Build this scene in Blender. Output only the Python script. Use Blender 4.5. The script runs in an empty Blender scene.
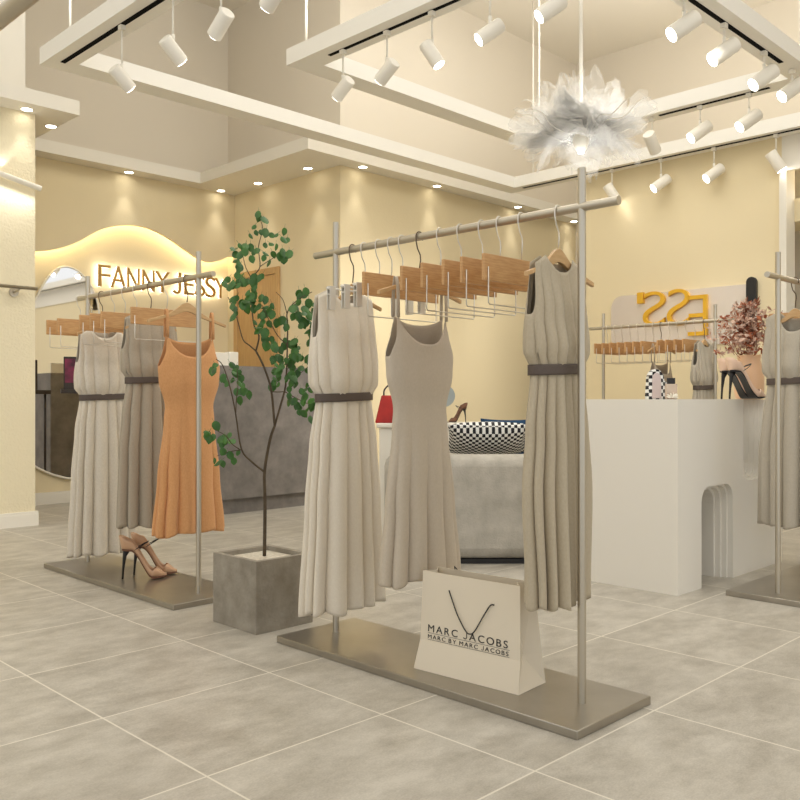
import bpy, math, random
from mathutils import Vector, Matrix
PI = math.pi
random.seed(7)
sc = bpy.context.scene
col = sc.collection
V = Vector
SQ = math.sqrt(2)
# ------------------------------------------------------------------ materials
def mat(name, c, rough=.5, metal=0., c2=None, nscale=8., stretch=(1, 1, 1), bump=0., bscale=60., emit=None, estr=0., trans=0., alpha=1., sheen=0., spec=None, detail=4.):
    m = bpy.data.materials.new(name); m.use_nodes = True
    nt = m.node_tree; N = nt.nodes; L = nt.links
    b = N['Principled BSDF']
    b.inputs['Base Color'].default_value = (*c, 1)
    b.inputs['Roughness'].default_value = rough
    b.inputs['Metallic'].default_value = metal
    if spec is not None: b.inputs['Specular IOR Level'].default_value = spec
    if trans: b.inputs['Transmission Weight'].default_value = trans
    if sheen: b.inputs['Sheen Weight'].default_value = sheen
    b.inputs['Alpha'].default_value = alpha
    if emit:
        b.inputs['Emission Color'].default_value = (*emit, 1); b.inputs['Emission Strength'].default_value = estr
    if c2 is not None or bump:
        tc = N.new('ShaderNodeTexCoord'); mp = N.new('ShaderNodeMapping'); mp.inputs['Scale'].default_value = stretch
        L.new(tc.outputs['Object'], mp.inputs[0])
    if c2 is not None:
        n = N.new('ShaderNodeTexNoise'); n.inputs['Scale'].default_value = nscale; n.inputs['Detail'].default_value = detail; n.inputs['Roughness'].default_value = .6
        L.new(mp.outputs[0], n.inputs[0])
        mr = N.new('ShaderNodeMapRange'); mr.inputs[1].default_value = .3; mr.inputs[2].default_value = .7
        L.new(n.outputs[0], mr.inputs[0])
        mx = N.new('ShaderNodeMix'); mx.data_type = 'RGBA'
        mx.inputs[6].default_value = (*c, 1); mx.inputs[7].default_value = (*c2, 1)
        L.new(mr.outputs[0], mx.inputs[0]); L.new(mx.outputs[2], b.inputs['Base Color'])
    if bump:
        n2 = N.new('ShaderNodeTexNoise'); n2.inputs['Scale'].default_value = bscale; n2.inputs['Detail'].default_value = 3
        L.new(mp.outputs[0], n2.inputs[0])
        bp = N.new('ShaderNodeBump'); bp.inputs['Strength'].default_value = bump; bp.inputs['Distance'].default_value = .01
        L.new(n2.outputs[0], bp.inputs['Height']); L.new(bp.outputs[0], b.inputs['Normal'])
    return m
def s2l(r, g, b):
    f = lambda u: ((u / 255 + .055) / 1.055) ** 2.4 if u > 10 else u / 255 / 12.92
    return (f(r), f(g), f(b))
M = {}
M['cream'] = mat('cream_paint', s2l(235, 219, 181), .85, bump=.12, bscale=70)
M['stucco'] = mat('cream_stucco', s2l(236, 224, 192), .9, bump=.5, bscale=55)
M['upper'] = mat('upper_wall_paint', s2l(228, 218, 200), .9)
M['ceil'] = mat('ceiling_paint', s2l(232, 224, 208), .9)
M['white'] = mat('white_paint', s2l(238, 232, 218), .6)
M['beam'] = mat('beam_paint', s2l(242, 238, 228), .6)
M['track'] = mat('black_track', (.006, .006, .006), .9, spec=.1)
M['metal'] = mat('champagne_steel', s2l(196, 188, 172), .36, .9)
M['plate'] = mat('brushed_plate', s2l(174, 168, 157), .30, .85, c2=s2l(160, 153, 142), nscale=4, stretch=(1, 1, 1))
M['wire'] = mat('hanger_wire', s2l(222, 216, 204), .3, .75)
M['clip'] = mat('clip_steel', s2l(224, 220, 210), .4, .35)
M['darkwire'] = mat('dark_hook_wire', s2l(110, 96, 80), .3, 1.)
M['wood'] = mat('hanger_beech', s2l(213, 170, 118), .45, c2=s2l(186, 136, 84), nscale=7, stretch=(2, 1, 22))
M['armwood'] = mat('hanger_pale_beech', s2l(212, 176, 128), .42, c2=s2l(196, 156, 106), nscale=6, stretch=(2, 4, 14))
M['doorwood'] = mat('door_oak', s2l(205, 168, 112), .5, c2=s2l(190, 150, 96), nscale=4, stretch=(14, 14, 1))
M['concrete'] = mat('dark_concrete', s2l(138, 132, 126), .7, c2=s2l(108, 103, 99), nscale=7, bump=.15, bscale=40, detail=8)
M['planter'] = mat('planter_concrete', s2l(164, 156, 142), .75, c2=s2l(128, 120, 106), nscale=9, bump=.25, bscale=60, detail=8)
M['sofa'] = mat('sofa_boucle', s2l(196, 190, 178), .9, c2=s2l(164, 158, 146), nscale=7, bump=.3, bscale=90, detail=8)
M['counter'] = mat('plaster_counter', s2l(236, 231, 220), .7)
M['innerwhite'] = mat('niche_white', s2l(246, 244, 238), .6)
M['black'] = mat('black_satin', (.012, .011, .011), .45)
M['ink'] = mat('black_ink', (.015, .014, .013), .6)
M['paper'] = mat('bag_paper', s2l(228, 216, 194), .65)
M['paperin'] = mat('bag_paper_inside', s2l(196, 186, 168), .7)
M['cord'] = mat('black_cord', (.02, .018, .016), .6)
M['gold'] = mat('reflected_gold_letter', s2l(240, 188, 58), .35, .4)
M['bronze'] = mat('bronze_letter', s2l(186, 146, 78), .4, .2)
M['halo'] = mat('white_led', (1, 1, 1), .5, emit=(1, .96, .84), estr=6)
M['cove'] = mat('warm_led_strip', (1, 1, 1), .5, emit=(1, .88, .60), estr=14)
M['lens'] = mat('lit_lens', (1, 1, 1), .5, emit=(1, .96, .88), estr=8)
M['dlens'] = mat('downlight_lens', (1, 1, 1), .5, emit=(1, .95, .84), estr=14)
M['mirror'] = mat('mirror_glass', (.93, .92, .9), .02, 1.)
M['hazemirror'] = mat('hazy_mirror', s2l(232, 222, 214), .2, .35)
M['soil'] = mat('pale_pebbles', s2l(222, 214, 198), .9, c2=s2l(190, 182, 165), nscale=60, bump=.6, bscale=80)
M['bark'] = mat('bark', s2l(92, 78, 58), .8, c2=s2l(66, 54, 40), nscale=30)
M['leaf'] = mat('leaf_green', s2l(66, 116, 36), .42, c2=s2l(36, 78, 24), nscale=14)
M['tan_leather'] = mat('nude_leather', s2l(214, 172, 136), .28)
M['pink_leather'] = mat('blush_leather', s2l(238, 205, 180), .28)
M['insole'] = mat('dark_insole', s2l(120, 82, 60), .6)
M['belt'] = mat('belt_fabric', s2l(92, 80, 72), .7, bump=.2, bscale=200)
M['red'] = mat('red_leather', s2l(186, 34, 18), .35, c2=s2l(150, 20, 12), nscale=9)
M['blue'] = mat('navy_velvet', s2l(20, 62, 96), .85)
M['vase'] = mat('peach_ceramic', s2l(242, 200, 160), .35)
M['dry1'] = mat('dried_petals', s2l(226, 200, 180), .9, c2=s2l(176, 132, 112), nscale=24)
M['dry2'] = mat('dried_dark', s2l(120, 62, 46), .9, c2=s2l(196, 120, 80), nscale=20)
M['greyglass'] = mat('grey_disc', s2l(172, 178, 174), .3, .3)
M['screen'] = mat('magenta_poster', s2l(150, 40, 84), .4, c2=s2l(40, 10, 26), nscale=9)
M['dark'] = mat('dark_frame', s2l(50, 40, 34), .4)
M['perfume'] = mat('perfume_glass', s2l(232, 214, 196), .1, trans=.5)
def fabric(name, c, c2, rough=.8, sheen=.15, bump=.05):
    return mat(name, s2l(*c), rough, c2=s2l(*c2), nscale=160, stretch=(1, 1, .6), bump=bump, bscale=500, sheen=sheen)
M['ivory'] = fabric('ivory_crepe', (230, 220, 202), (224, 213, 194))
M['taupe'] = fabric('taupe_jersey', (200, 187, 168), (193, 180, 160))
M['olive'] = fabric('khaki_linen', (190, 177, 152), (182, 168, 143))
M['satin'] = fabric('silver_satin', (226, 216, 198), (214, 203, 184), rough=.34, sheen=.1)
M['stone'] = fabric('stone_crepe', (180, 168, 148), (172, 160, 140))
M['orange'] = fabric('amber_knit', (216, 160, 106), (206, 148, 94))
M['grey'] = fabric('grey_crepe', (188, 179, 162), (180, 170, 153))
def hound():
    m = bpy.data.materials.new('houndstooth'); m.use_nodes = True
    N = m.node_tree.nodes; L = m.node_tree.links; b = N['Principled BSDF']; b.inputs['Roughness'].default_value = .85
    tc = N.new('ShaderNodeTexCoord'); mp = N.new('ShaderNodeMapping'); mp.inputs['Rotation'].default_value = (0, .0, 0)
    mp.inputs['Scale'].default_value = (1, 0, 1)
    L.new(tc.outputs['Object'], mp.inputs[0])
    ck = N.new('ShaderNodeTexChecker'); ck.inputs['Scale'].default_value = 50
    ck.inputs[1].default_value = (.85, .84, .8, 1); ck.inputs[2].default_value = (.012, .012, .015, 1)
    nz = N.new('ShaderNodeTexNoise'); nz.inputs['Scale'].default_value = 60
    va = N.new('ShaderNodeVectorMath'); va.operation = 'MULTIPLY_ADD'; va.inputs[1].default_value = (.007, 0, .007)
    L.new(nz.outputs[1], va.inputs[0]); L.new(mp.outputs[0], va.inputs[2])
    L.new(va.outputs[0], ck.inputs[0]); L.new(ck.outputs[0], b.inputs['Base Color'])
    return m
M['hound'] = hound()
def tiles():
    m = bpy.data.materials.new('stone_floor_tiles'); m.use_nodes = True
    N = m.node_tree.nodes; L = m.node_tree.links; b = N['Principled BSDF']
    tc = N.new('ShaderNodeTexCoord'); sp = N.new('ShaderNodeSeparateXYZ'); L.new(tc.outputs['Object'], sp.inputs[0])
    def mth(op, a, bb=None):
        n = N.new('ShaderNodeMath'); n.operation = op
        for i, q in enumerate((a, bb)):
            if q is None: continue
            if isinstance(q, (int, float)): n.inputs[i].default_value = q
            else: L.new(q, n.inputs[i])
        return n.outputs[0]
    TX, TY, OX, OY, G = .6435, .5965, 1.264, 1.393, .0032
    u = mth('DIVIDE', mth('SUBTRACT', sp.outputs[0], OX - 40 * TX), TX)
    v = mth('DIVIDE', mth('SUBTRACT', sp.outputs[1], OY - 40 * TY), TY)
    fu = mth('MULTIPLY', mth('ABSOLUTE', mth('SUBTRACT', mth('FRACT', mth('ADD', u, .5)), .5)), TX)
    fv = mth('MULTIPLY', mth('ABSOLUTE', mth('SUBTRACT', mth('FRACT', mth('ADD', v, .5)), .5)), TY)
    g = mth('LESS_THAN', mth('MINIMUM', fu, fv), G)
    cx = N.new('ShaderNodeCombineXYZ'); L.new(mth('FLOOR', u), cx.inputs[0]); L.new(mth('FLOOR', v), cx.inputs[1])
    wn = N.new('ShaderNodeTexWhiteNoise'); wn.noise_dimensions = '2D'; L.new(cx.outputs[0], wn.inputs[0])
    off = N.new('ShaderNodeVectorMath'); off.operation = 'MULTIPLY_ADD'; off.inputs[1].default_value = (7, 7, 7)
    L.new(wn.outputs[1], off.inputs[0]); L.new(tc.outputs['Object'], off.inputs[2])
    mp = N.new('ShaderNodeMapping'); mp.inputs['Scale'].default_value = (1.2, 2.0, 1); L.new(off.outputs[0], mp.inputs[0])
    n1 = N.new('ShaderNodeTexNoise'); n1.inputs['Scale'].default_value = 4.2; n1.inputs['Detail'].default_value = 9; n1.inputs['Roughness'].default_value = .65; L.new(mp.outputs[0], n1.inputs[0])
    n2 = N.new('ShaderNodeTexNoise'); n2.inputs['Scale'].default_value = 120; n2.inputs['Detail'].default_value = 2; L.new(mp.outputs[0], n2.inputs[0])
    f = mth('ADD', mth('MULTIPLY', n1.outputs[0], .8), mth('MULTIPLY', n2.outputs[0], .3))
    mr = N.new('ShaderNodeMapRange'); mr.inputs[1].default_value = .38; mr.inputs[2].default_value = .70; L.new(f, mr.inputs[0])
    mx = N.new('ShaderNodeMix'); mx.data_type = 'RGBA'; mx.inputs[6].default_value = (*s2l(160, 153, 140), 1); mx.inputs[7].default_value = (*s2l(200, 194, 182), 1); L.new(mr.outputs[0], mx.inputs[0])
    m2 = N.new('ShaderNodeMix'); m2.data_type = 'RGBA'; m2.inputs[7].default_value = (*s2l(222, 216, 202), 1); L.new(g, m2.inputs[0]); L.new(mx.outputs[2], m2.inputs[6])
    L.new(m2.outputs[2], b.inputs['Base Color'])
    rr = N.new('ShaderNodeMapRange'); rr.inputs[3].default_value = .34; rr.inputs[4].default_value = .5; L.new(n1.outputs[0], rr.inputs[0]); L.new(rr.outputs[0], b.inputs['Roughness'])
    return m
M['floor'] = tiles()
def petalmat():
    m = bpy.data.materials.new('chandelier_gauze'); m.use_nodes = True
    N = m.node_tree.nodes; L = m.node_tree.links
    for n in list(N): N.remove(n)
    o = N.new('ShaderNodeOutputMaterial'); d = N.new('ShaderNodeBsdfDiffuse'); d.inputs[0].default_value = (.97, .96, .93, 1)
    t = N.new('ShaderNodeBsdfTranslucent'); t.inputs[0].default_value = (.95, .93, .88, 1)
    a = N.new('ShaderNodeMixShader'); a.inputs[0].default_value = .5; L.new(d.outputs[0], a.inputs[1]); L.new(t.outputs[0], a.inputs[2])
    tr = N.new('ShaderNodeBsdfTransparent'); b = N.new('ShaderNodeMixShader'); b.inputs[0].default_value = .22
    L.new(tr.outputs[0], b.inputs[1]); L.new(a.outputs[0], b.inputs[2]); L.new(b.outputs[0], o.inputs[0])
    return m
M['gauze'] = petalmat()

# ------------------------------------------------------------------ mesh builder
class MB:
    def __init__(s): s.v = []; s.f = []
    def add(s, v, f):
        n = len(s.v); s.v += [tuple(p) for p in v]; s.f += [tuple(i + n for i in q) for q in f]; return s
    def box(s, a, b):
        x0, y0, z0 = a; x1, y1, z1 = b
        return s.add([(x0, y0, z0), (x1, y0, z0), (x1, y1, z0), (x0, y1, z0), (x0, y0, z1), (x1, y0, z1), (x1, y1, z1), (x0, y1, z1)],
                     [(0, 3, 2, 1), (4, 5, 6, 7), (0, 1, 5, 4), (1, 2, 6, 5), (2, 3, 7, 6), (3, 0, 4, 7)])
    def tube(s, pts, r, n=10, cap=True):
        pts = [V(p) for p in pts]; rs = r if isinstance(r, (list, tuple)) else [r] * len(pts)
        t0 = (pts[1] - pts[0]).normalized(); up = V((0, 0, 1)) if abs(t0.z) < .9 else V((1, 0, 0))
        nrm = t0.cross(up).normalized(); vs = []
        for i, p in enumerate(pts):
            t = (pts[min(i + 1, len(pts) - 1)] - pts[max(i - 1, 0)])
            t = t.normalized() if t.length > 1e-9 else t0
            nrm = (nrm - t * nrm.dot(t)); nrm = nrm.normalized() if nrm.length > 1e-6 else t.orthogonal().normalized()
            bn = t.cross(nrm)
            for k in range(n):
                a = 2 * PI * k / n; vs.append(p + (nrm * math.cos(a) + bn * math.sin(a)) * rs[i])
        fs = [(i * n + k, i * n + (k + 1) % n, (i + 1) * n + (k + 1) % n, (i + 1) * n + k) for i in range(len(pts) - 1) for k in range(n)]
        if cap: fs += [tuple(range(n - 1, -1, -1)), tuple((len(pts) - 1) * n + k for k in range(n))]
        return s.add(vs, fs)
    def lathe(s, prof, c=(0, 0, 0), n=32):
        vs = [(c[0] + r * math.cos(2 * PI * k / n), c[1] + r * math.sin(2 * PI * k / n), c[2] + z) for r, z in prof for k in range(n)]
        fs = [(i * n + k, i * n + (k + 1) % n, (i + 1) * n + (k + 1) % n, (i + 1) * n + k) for i in range(len(prof) - 1) for k in range(n)]
        fs += [tuple(range(n - 1, -1, -1)), tuple((len(prof) - 1) * n + k for k in range(n))]
        return s.add(vs, fs)
    def prism(s, poly, fn, t0, t1):   # fn(u,v,t)->point
        n = len(poly); vs = [fn(u, v, t0) for u, v in poly] + [fn(u, v, t1) for u, v in poly]
        fs = [(k, (k + 1) % n, n + (k + 1) % n, n + k) for k in range(n)] + [tuple(range(n - 1, -1, -1)), tuple(range(n, 2 * n))]
        return s.add(vs, fs)
    def obj(s, name, m, parent=None, smooth=False, bevel=0, solid=0, loc=None, subd=0, fix=True):
        me = bpy.data.meshes.new(name); me.from_pydata(s.v, [], s.f); me.update()
        if fix:
            import bmesh
            bm = bmesh.new(); bm.from_mesh(me); bmesh.ops.recalc_face_normals(bm, faces=bm.faces); bm.to_mesh(me); bm.free()
        if smooth:
            for p in me.polygons: p.use_smooth = True
            if smooth == 'auto': me.set_sharp_from_angle(angle=math.radians(38))
        me.materials.append(M[m] if isinstance(m, str) else m)
        o = bpy.data.objects.new(name, me); col.objects.link(o)
        if parent: o.parent = parent
        if loc: o.location = loc
        if bevel:
            b = o.modifiers.new('bevel', 'BEVEL'); b.width = bevel; b.segments = 3; b.limit_method = 'ANGLE'; b.angle_limit = math.radians(40)
            for p in me.polygons: p.use_smooth = True
            me.set_sharp_from_angle(angle=math.radians(38))
        if solid:
            b = o.modifiers.new('solid', 'SOLIDIFY'); b.thickness = solid; b.offset = 0
        if subd:
            b = o.modifiers.new('sub', 'SUBSURF'); b.levels = subd; b.render_levels = subd
        return o
def tag(o, label, cat, group=None):
    o['label'] = label; o['category'] = cat
    if group: o['group'] = group
    return o
def thing(name, label, cat, loc=(0, 0, 0), rz=0, group=None):
    o = bpy.data.objects.new(name, None); o.empty_display_size = .05; col.objects.link(o); o.location = loc; o.rotation_euler = (0, 0, rz)
    return tag(o, label, cat, group)
def struct(o): o['kind'] = 'structure'; return o
def kids(o): return [c for c in col.objects if c.parent == o]
def dup(o, parent=None):
    c = o.copy(); col.objects.link(c); c.parent = parent
    for k in kids(o): dup(k, c)
    return c
def clone(o, label, loc, rz=None, group=None):
    c = dup(o); c.location = loc
    if rz is not None: c.rotation_euler = (0, 0, rz)
    c['label'] = label
    if group: c['group'] = group
    return c
def text_mesh(ch, size, ext, sx=1., off=0.):
    cu = bpy.data.curves.new('t', 'FONT'); cu.body = ch; cu.size = size; cu.extrude = ext; cu.offset = off
    o = bpy.data.objects.new('t', cu); col.objects.link(o)
    dg = bpy.context.evaluated_depsgraph_get(); me = bpy.data.meshes.new_from_object(o.evaluated_get(dg))
    bpy.data.objects.remove(o); bpy.data.curves.remove(cu)
    xs = [v.co.x for v in me.vertices]; x0, x1 = min(xs), max(xs)
    for v in me.vertices: v.co.x = (v.co.x - x0) * sx
    me.update()
    return me, (x1 - x0) * sx
def jglyph(h, w, st, ext):
    P = [(w, h), (w, h * .30)]; r = w - st / 2
    cx, cy = w - st / 2 - (w - st) / 2 - 0, w * .55
    outer = [(w, h), (w, w * .5)]; n = 8; R_ = w * .5
    outer += [(w / 2 + R_ * math.cos(-PI / 2 * k / n * 1.75), R_ + R_ * math.sin(-PI / 2 * k / n * 1.75)) for k in range(1, n + 1)]
    inner = [(w / 2 + (R_ - st) * math.cos(-PI / 2 * k / n * 1.75), R_ + (R_ - st) * math.sin(-PI / 2 * k / n * 1.75)) for k in range(n, 0, -1)] + [(w - st, w * .5), (w - st, h)]
    poly = outer + inner; N_ = len(poly); vs = [(x, y, -ext) for x, y in poly] + [(x, y, ext) for x, y in poly]; H_ = N_ // 2
    fs = [(k, (k + 1) % N_, N_ + (k + 1) % N_, N_ + k) for k in range(N_)]
    for k in range(H_ - 1):
        a, b2, c2, d2 = k, k + 1, N_ - 2 - k, N_ - 1 - k
        fs += [(d2, c2, b2, a), (N_ + a, N_ + b2, N_ + c2, N_ + d2)]
    me = bpy.data.meshes.new('j'); me.from_pydata(vs, [], fs); me.update(); return me, w
def rpos(px, d, py=None, z=None):      # a place given by its bearing and its distance from the entrance viewpoint
    r = (px - 400) / 866 * d
    if z is None: z = 1 - (py - 400) * d / 866
    return V(((d + r) / SQ, (d - r) / SQ, z))
def bez(pts, n=8):
    """Catmull-Rom through points"""
    P = [V(p) for p in pts]; P = [P[0] * 2 - P[1]] + P + [P[-1] * 2 - P[-2]]; out = []
    for i in range(1, len(P) - 2):
        for k in range(n):
            t = k / n; a, b, c, d = P[i - 1:i + 3]
            out.append(.5 * ((2 * b) + (c - a) * t + (2 * a - 5 * b + 4 * c - d) * t * t + (3 * b - a - 3 * c + d) * t ** 3))
    return out + [P[-2]]

# ------------------------------------------------------------------ the room
ZS = 3.28; ZC = 5.36
XB, YA, YC, XD, XE = 5.53, 8.27, 6.35, 7.60, 9.58
struct(MB().box((-4, -4, -.1), (10.5, 9, 0)).obj('floor', 'floor'))
struct(MB().box((-4, -4, ZC), (10.5, 9, ZC + .1)).obj('ceiling', 'ceil'))
# sign wall: lower recessed plaster + wave edged fascia in front
struct(MB().box((-4, YA, 0), (XB, YA + .15, ZS)).obj('wall_back', 'cream'))
struct(MB().box((-4, YA, ZS), (XB, YA + .15, ZC)).obj('wall_back_upper', 'upper'))
struct(MB().box((XB, YC, 0), (XB + .15, YA + .15, ZS)).obj('wall_side', 'cream'))
struct(MB().box((XB, YC, ZS), (XB + .15, YA + .15, ZC)).obj('wall_side_upper', 'upper'))
struct(MB().box((XB + .15, YC, 0), (XE, YC + .15, ZS)).obj('wall_far', 'cream'))
struct(MB().box((XB + .15, YC, ZS), (XE, YC + .15, ZC)).obj('wall_far_upper', 'upper'))
struct(MB().box((XE, -4, 0), (XE + .15, YC + .15, ZC)).obj('wall_end', 'upper'))
struct(MB().box((XD, 2.95, 0), (XD + .15, 4.91, ZS)).obj('wall_right', 'cream'))
struct(MB().box((XD, -4, 3.02), (XD + .15, 2.95, ZS)).obj('wall_right_lintel', 'white'))
struct(MB().box((XD + .15, -4, 2.55), (XD + .6, 3.3, 2.75)).obj('trim_1', 'cream'))
struct(MB().box((XD + .7, -4, 0), (XD + .8, 3.4, 3.3)).obj('wall_passage', 'upper'))
m = MB().box((XD - .03, 2.90, 0), (XD + .16, 2.96, 3.03)).box((XD - .03, -4, 2.96), (XD - .001, 2.90, 3.03))
struct(m.obj('trim_2', 'white'))
struct(MB().box((-4, 6.0, 0), (-3.9, YA, ZC)).obj('wall_front', 'cream'))
struct(MB().box((6.3, -4, 0), (XD, -3.9, ZC)).obj('wall_near', 'cream'))
struct(MB().box((XD, -4, 0), (XD + .15, .2, 3.02)).obj('wall_right_near', 'cream'))
# wave panel
wave = [(20, 252), (36, 251), (50, 250), (65, 247), (80, 241), (97, 231.5), (112, 226.5), (127, 225), (143, 226.5), (158, 232), (172, 240), (186, 250), (198, 258), (210, 262), (222, 260), (229, 256)]
YP = YA - .13
def onY(px, py, Y):
    t = (px - 400) / 866; d = Y * SQ / (1 - t); return (d * (1 + t) / SQ, 1 - (py - 400) * d / 866)
wv = [onY(x, y, YP) for x, y in wave]
wc = [(p.x, p.y) for p in bez([(x, z, 0) for x, z in wv], 5)]
wc = [(-3.9, wc[0][1])] + wc; wc[-1] = (XB, wc[-1][1])
b = MB(); n = len(wc); t0, t1 = YP, YP + .04
vs = []
for x, z in wc: vs += [(x, t0, z), (x, t0, ZS), (x, t1, z), (x, t1, ZS)]
fs = []
for i in range(n - 1):
    a = i * 4; c = a + 4; fs += [(a, c, c + 1, a + 1), (a, a + 2, c + 2, c), (a + 2, a + 3, c + 3, c + 2)]
b.add(vs, fs); struct(b.obj('wall_wave_fascia', 'cream', smooth='auto'))
led = tag(MB().tube([(x, YP + .052, z + .035) for x, z in wc[1:]], .010, 6).obj('cove_light_strip', 'cove', smooth=True), 'warm glowing light strip following the wavy edge above the sign', 'light strip')
# soffits
def soff(name, a, b_, m='white'): return struct(MB().box(a, b_).obj(name, m))
FH = .115
soff('trim_3', (-4, 7.93, ZS), (XB, YA, ZS + FH))
soff('trim_4', (4.96, 6.14, ZS), (XB, 7.93, ZS + FH))
soff('trim_5', (XB, 6.14, ZS), (XE, YC, ZS + FH))
soff('trim_6', (7.6, -4, ZS), (XE, 4.91, ZS + FH))
# left pier
struct(MB().box((-4, 6.95, 0), (2.83, 7.75, ZS)).obj('wall_pier', 'stucco'))
struct(MB().box((-4, 7.02, ZS), (2.78, 7.7, ZC)).obj('wall_pier_upper', 'white'))
soff('trim_7', (-4, 6.72, ZS), (3.09, 7.6, ZS + FH))
def base_prof(name, pts, h=.115, t=.02):
    b = MB()
    for a, c in pts:
        b.box((min(a[0], c[0]), min(a[1], c[1]), 0), (max(a[0], c[0]), max(a[1], c[1]), h - .02))
        b.box((min(a[0], c[0]) + (0 if abs(a[0] - c[0]) > .1 else .006), min(a[1], c[1]) + (0 if abs(a[1] - c[1]) > .1 else .006), h - .02), (max(a[0], c[0]), max(a[1], c[1]), h))
    return struct(b.obj(name, 'white'))
base_prof('baseboard_pier', [((-4, 6.93), (2.85, 6.95)), ((2.83, 6.95), (2.85, 7.75))])
base_prof('baseboard_back', [((2.6, YA - .02), (XB, YA))])
base_prof('baseboard_far', [((XB + .15, YC - .02), (XE, YC))])
# oak framed door on the side wall
d = MB().box((XB - .03, 7.30, 0), (XB, 7.36, 2.40)).box((XB - .03, 8.06, 0), (XB, 8.12, 2.40)).box((XB - .03, 7.36, 2.33), (XB, 8.06, 2.40))
dr = struct(d.obj('door_1', 'doorwood', bevel=.003))
dl = MB().box((XB - .012, 7.365, 0.005), (XB, 8.055, 2.325)).obj('door_leaf', 'doorwood', dr)
MB().tube([(XB - .012, 7.45, 1.0), (XB - .05, 7.45, 1.0), (XB - .05, 7.56, 1.0)], .008).obj('door_handle', 'metal', dr, smooth=True)
# pale tall window on the end wall
w = struct(MB().box((XE - .03, 5.45, .1), (XE, 5.5, 3.1)).box((XE - .03, 6.24, .1), (XE, 6.29, 3.1)).box((XE - .03, 5.5, 3.05), (XE, 6.24, 3.1)).box((XE - .03, 5.5, .1), (XE, 6.24, .15)).obj('window_1', 'white'))
MB().box((XE - .015, 5.5, .15), (XE - .005, 6.24, 3.05)).obj('window_pane', 'innerwhite', w)

# ------------------------------------------------------------------ suspended light frames
def frame(name, label, X0, X1, Y0, Y1, z, w, h, tracks, rods):
    t = thing(name, label, 'ceiling frame', (0, 0, 0))
    for a, c in (((X0, Y0, z), (X0 + w, Y1, z + h)), ((X1 - w, Y0, z), (X1, Y1, z + h)), ((X0 + w, Y1 - w, z), (X1 - w, Y1, z + h)), ((X0 + w, Y0, z), (X1 - w, Y0 + w, z + h))):
        MB().box(a, c).obj('beam', 'beam', t)
    for a, c in tracks: MB().box((a[0], a[1], z - .004), (c[0], c[1], z + .002)).obj('light_track', 'track', t)
    for x, y in rods: MB().tube([(x, y, z + h), (x, y, ZC)], .009, 8).obj('rod', 'white', t, smooth=True)
    return t
ZF = 3.27
frame('suspended_frame', 'large outer white ceiling frame with recessed black tracks, hung above the whole shop floor', 2.42, 7.60, -2.2, 5.87, ZF, .19, .115,
      [((2.498, -1.9), (2.530, 5.72)), ((7.47, -1.9), (7.50, 5.62))], [(2.51, 5.6), (2.51, 1.5), (7.5, 5.5), (7.5, 1.6)])
frame('suspended_frame', 'smaller inner white ceiling frame with black tracks, hung above the front rack', 3.61, 6.45, 2.21, 4.70, ZF, .18, .11,
      [((3.69, 2.4), (3.715, 4.36)), ((4.0, 2.29), (5.93, 2.32)), ((6.33, 2.55), (6.36, 3.42))], [(3.70, 4.60), (6.36, 4.6), (6.2, 2.28), (3.70, 2.3)])

# ------------------------------------------------------------------ track spotlights
LAT = V((1, -1, 0)) / SQ; DEP = V((1, 1, 0)) / SQ
def spot(pos, stem, kind, label, group, sc_=1.):
    t = thing('track_spotlight', label, 'spotlight', pos, 0, group)
    MB().box((-.018, -.018, -.035), (.018, .018, -.005)).obj('track_adapter', 'white', t, bevel=.003)
    MB().tube([(0, 0, -.03), (0, 0, -.035 - stem)], .006, 8).obj('stem', 'white', t, smooth=True)
    d = {'Q': LAT * .35 + DEP * .75 + V((0, 0, -.55)), 'L': -LAT * .78 - DEP * .08 + V((0, 0, -.56)), 'R': LAT * .5 + DEP * .62 + V((0, 0, -.62)), 'B': -LAT * .6 + DEP * .6 + V((0, 0, -.55)), 'E': LAT * .5 - DEP * .1 + V((0, 0, -.8))}[kind].normalized()
    c = V((0, 0, -.035 - stem - .085))
    A = c - d * .09 * sc_; B = c + d * .09 * sc_; r = .048 * sc_
    MB().tube([(0, 0, -.033 - stem), c + V((0, 0, .02))], .011, 8).obj('swivel', 'white', t, smooth=True)
    MB().tube([A, A + d * .004, A + d * .006, B - d * .001, B], [r - .004, r - .001, r, r, r - .002], 28).obj('lamp_head', 'white', t, smooth='auto')
    MB().tube([B + d * .0005, B + d * .003], r - .006, 24).obj('lens', 'lens', t)
    return t, c + d * (.09 * sc_ + .006), d
lamps = []
def Yat(px, X): tt = (px - 400) / 866; return X * (1 - tt) / (1 + tt)
def Xat(px, Y): tt = (px - 400) / 866; return Y * (1 + tt) / (1 - tt)
ordn = ['first', 'second', 'third', 'fourth', 'fifth', 'sixth']
def series(lst, where, group, stem, f, size=1.):
    for i, (px, k) in enumerate(lst):
        lamps.append(spot(f(px), stem, k, 'white spotlight, %s from the left %s' % (ordn[i], where), group, size))
series([(122, 'R'), (173, 'R'), (221, 'B'), (274, 'B')], 'below the left beam of the outer frame', 'spotlights of the outer left track', .205, lambda p: V((2.514, Yat(p, 2.514), ZF)), .84)
series([(343, 'B'), (387, 'B'), (432, 'E'), (490, 'L'), (551, 'L'), (641, 'L')], 'below the left beam of the inner frame', 'spotlights of the inner left track', .135, lambda p: V((3.702, Yat(p, 3.702), ZF)), .86)
series([(684, 'L'), (724, 'L'), (764, 'L')], 'below the right beam of the inner frame', 'spotlights of the inner right track', .055, lambda p: V((Xat(p, 2.305), 2.305, ZF)))
series([(652, 'R'), (700, 'L'), (749, 'L')], 'below the far beam of the inner frame', 'spotlights of the inner far track', .085, lambda p: V((6.345, Yat(p, 6.345), ZF)))
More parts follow.
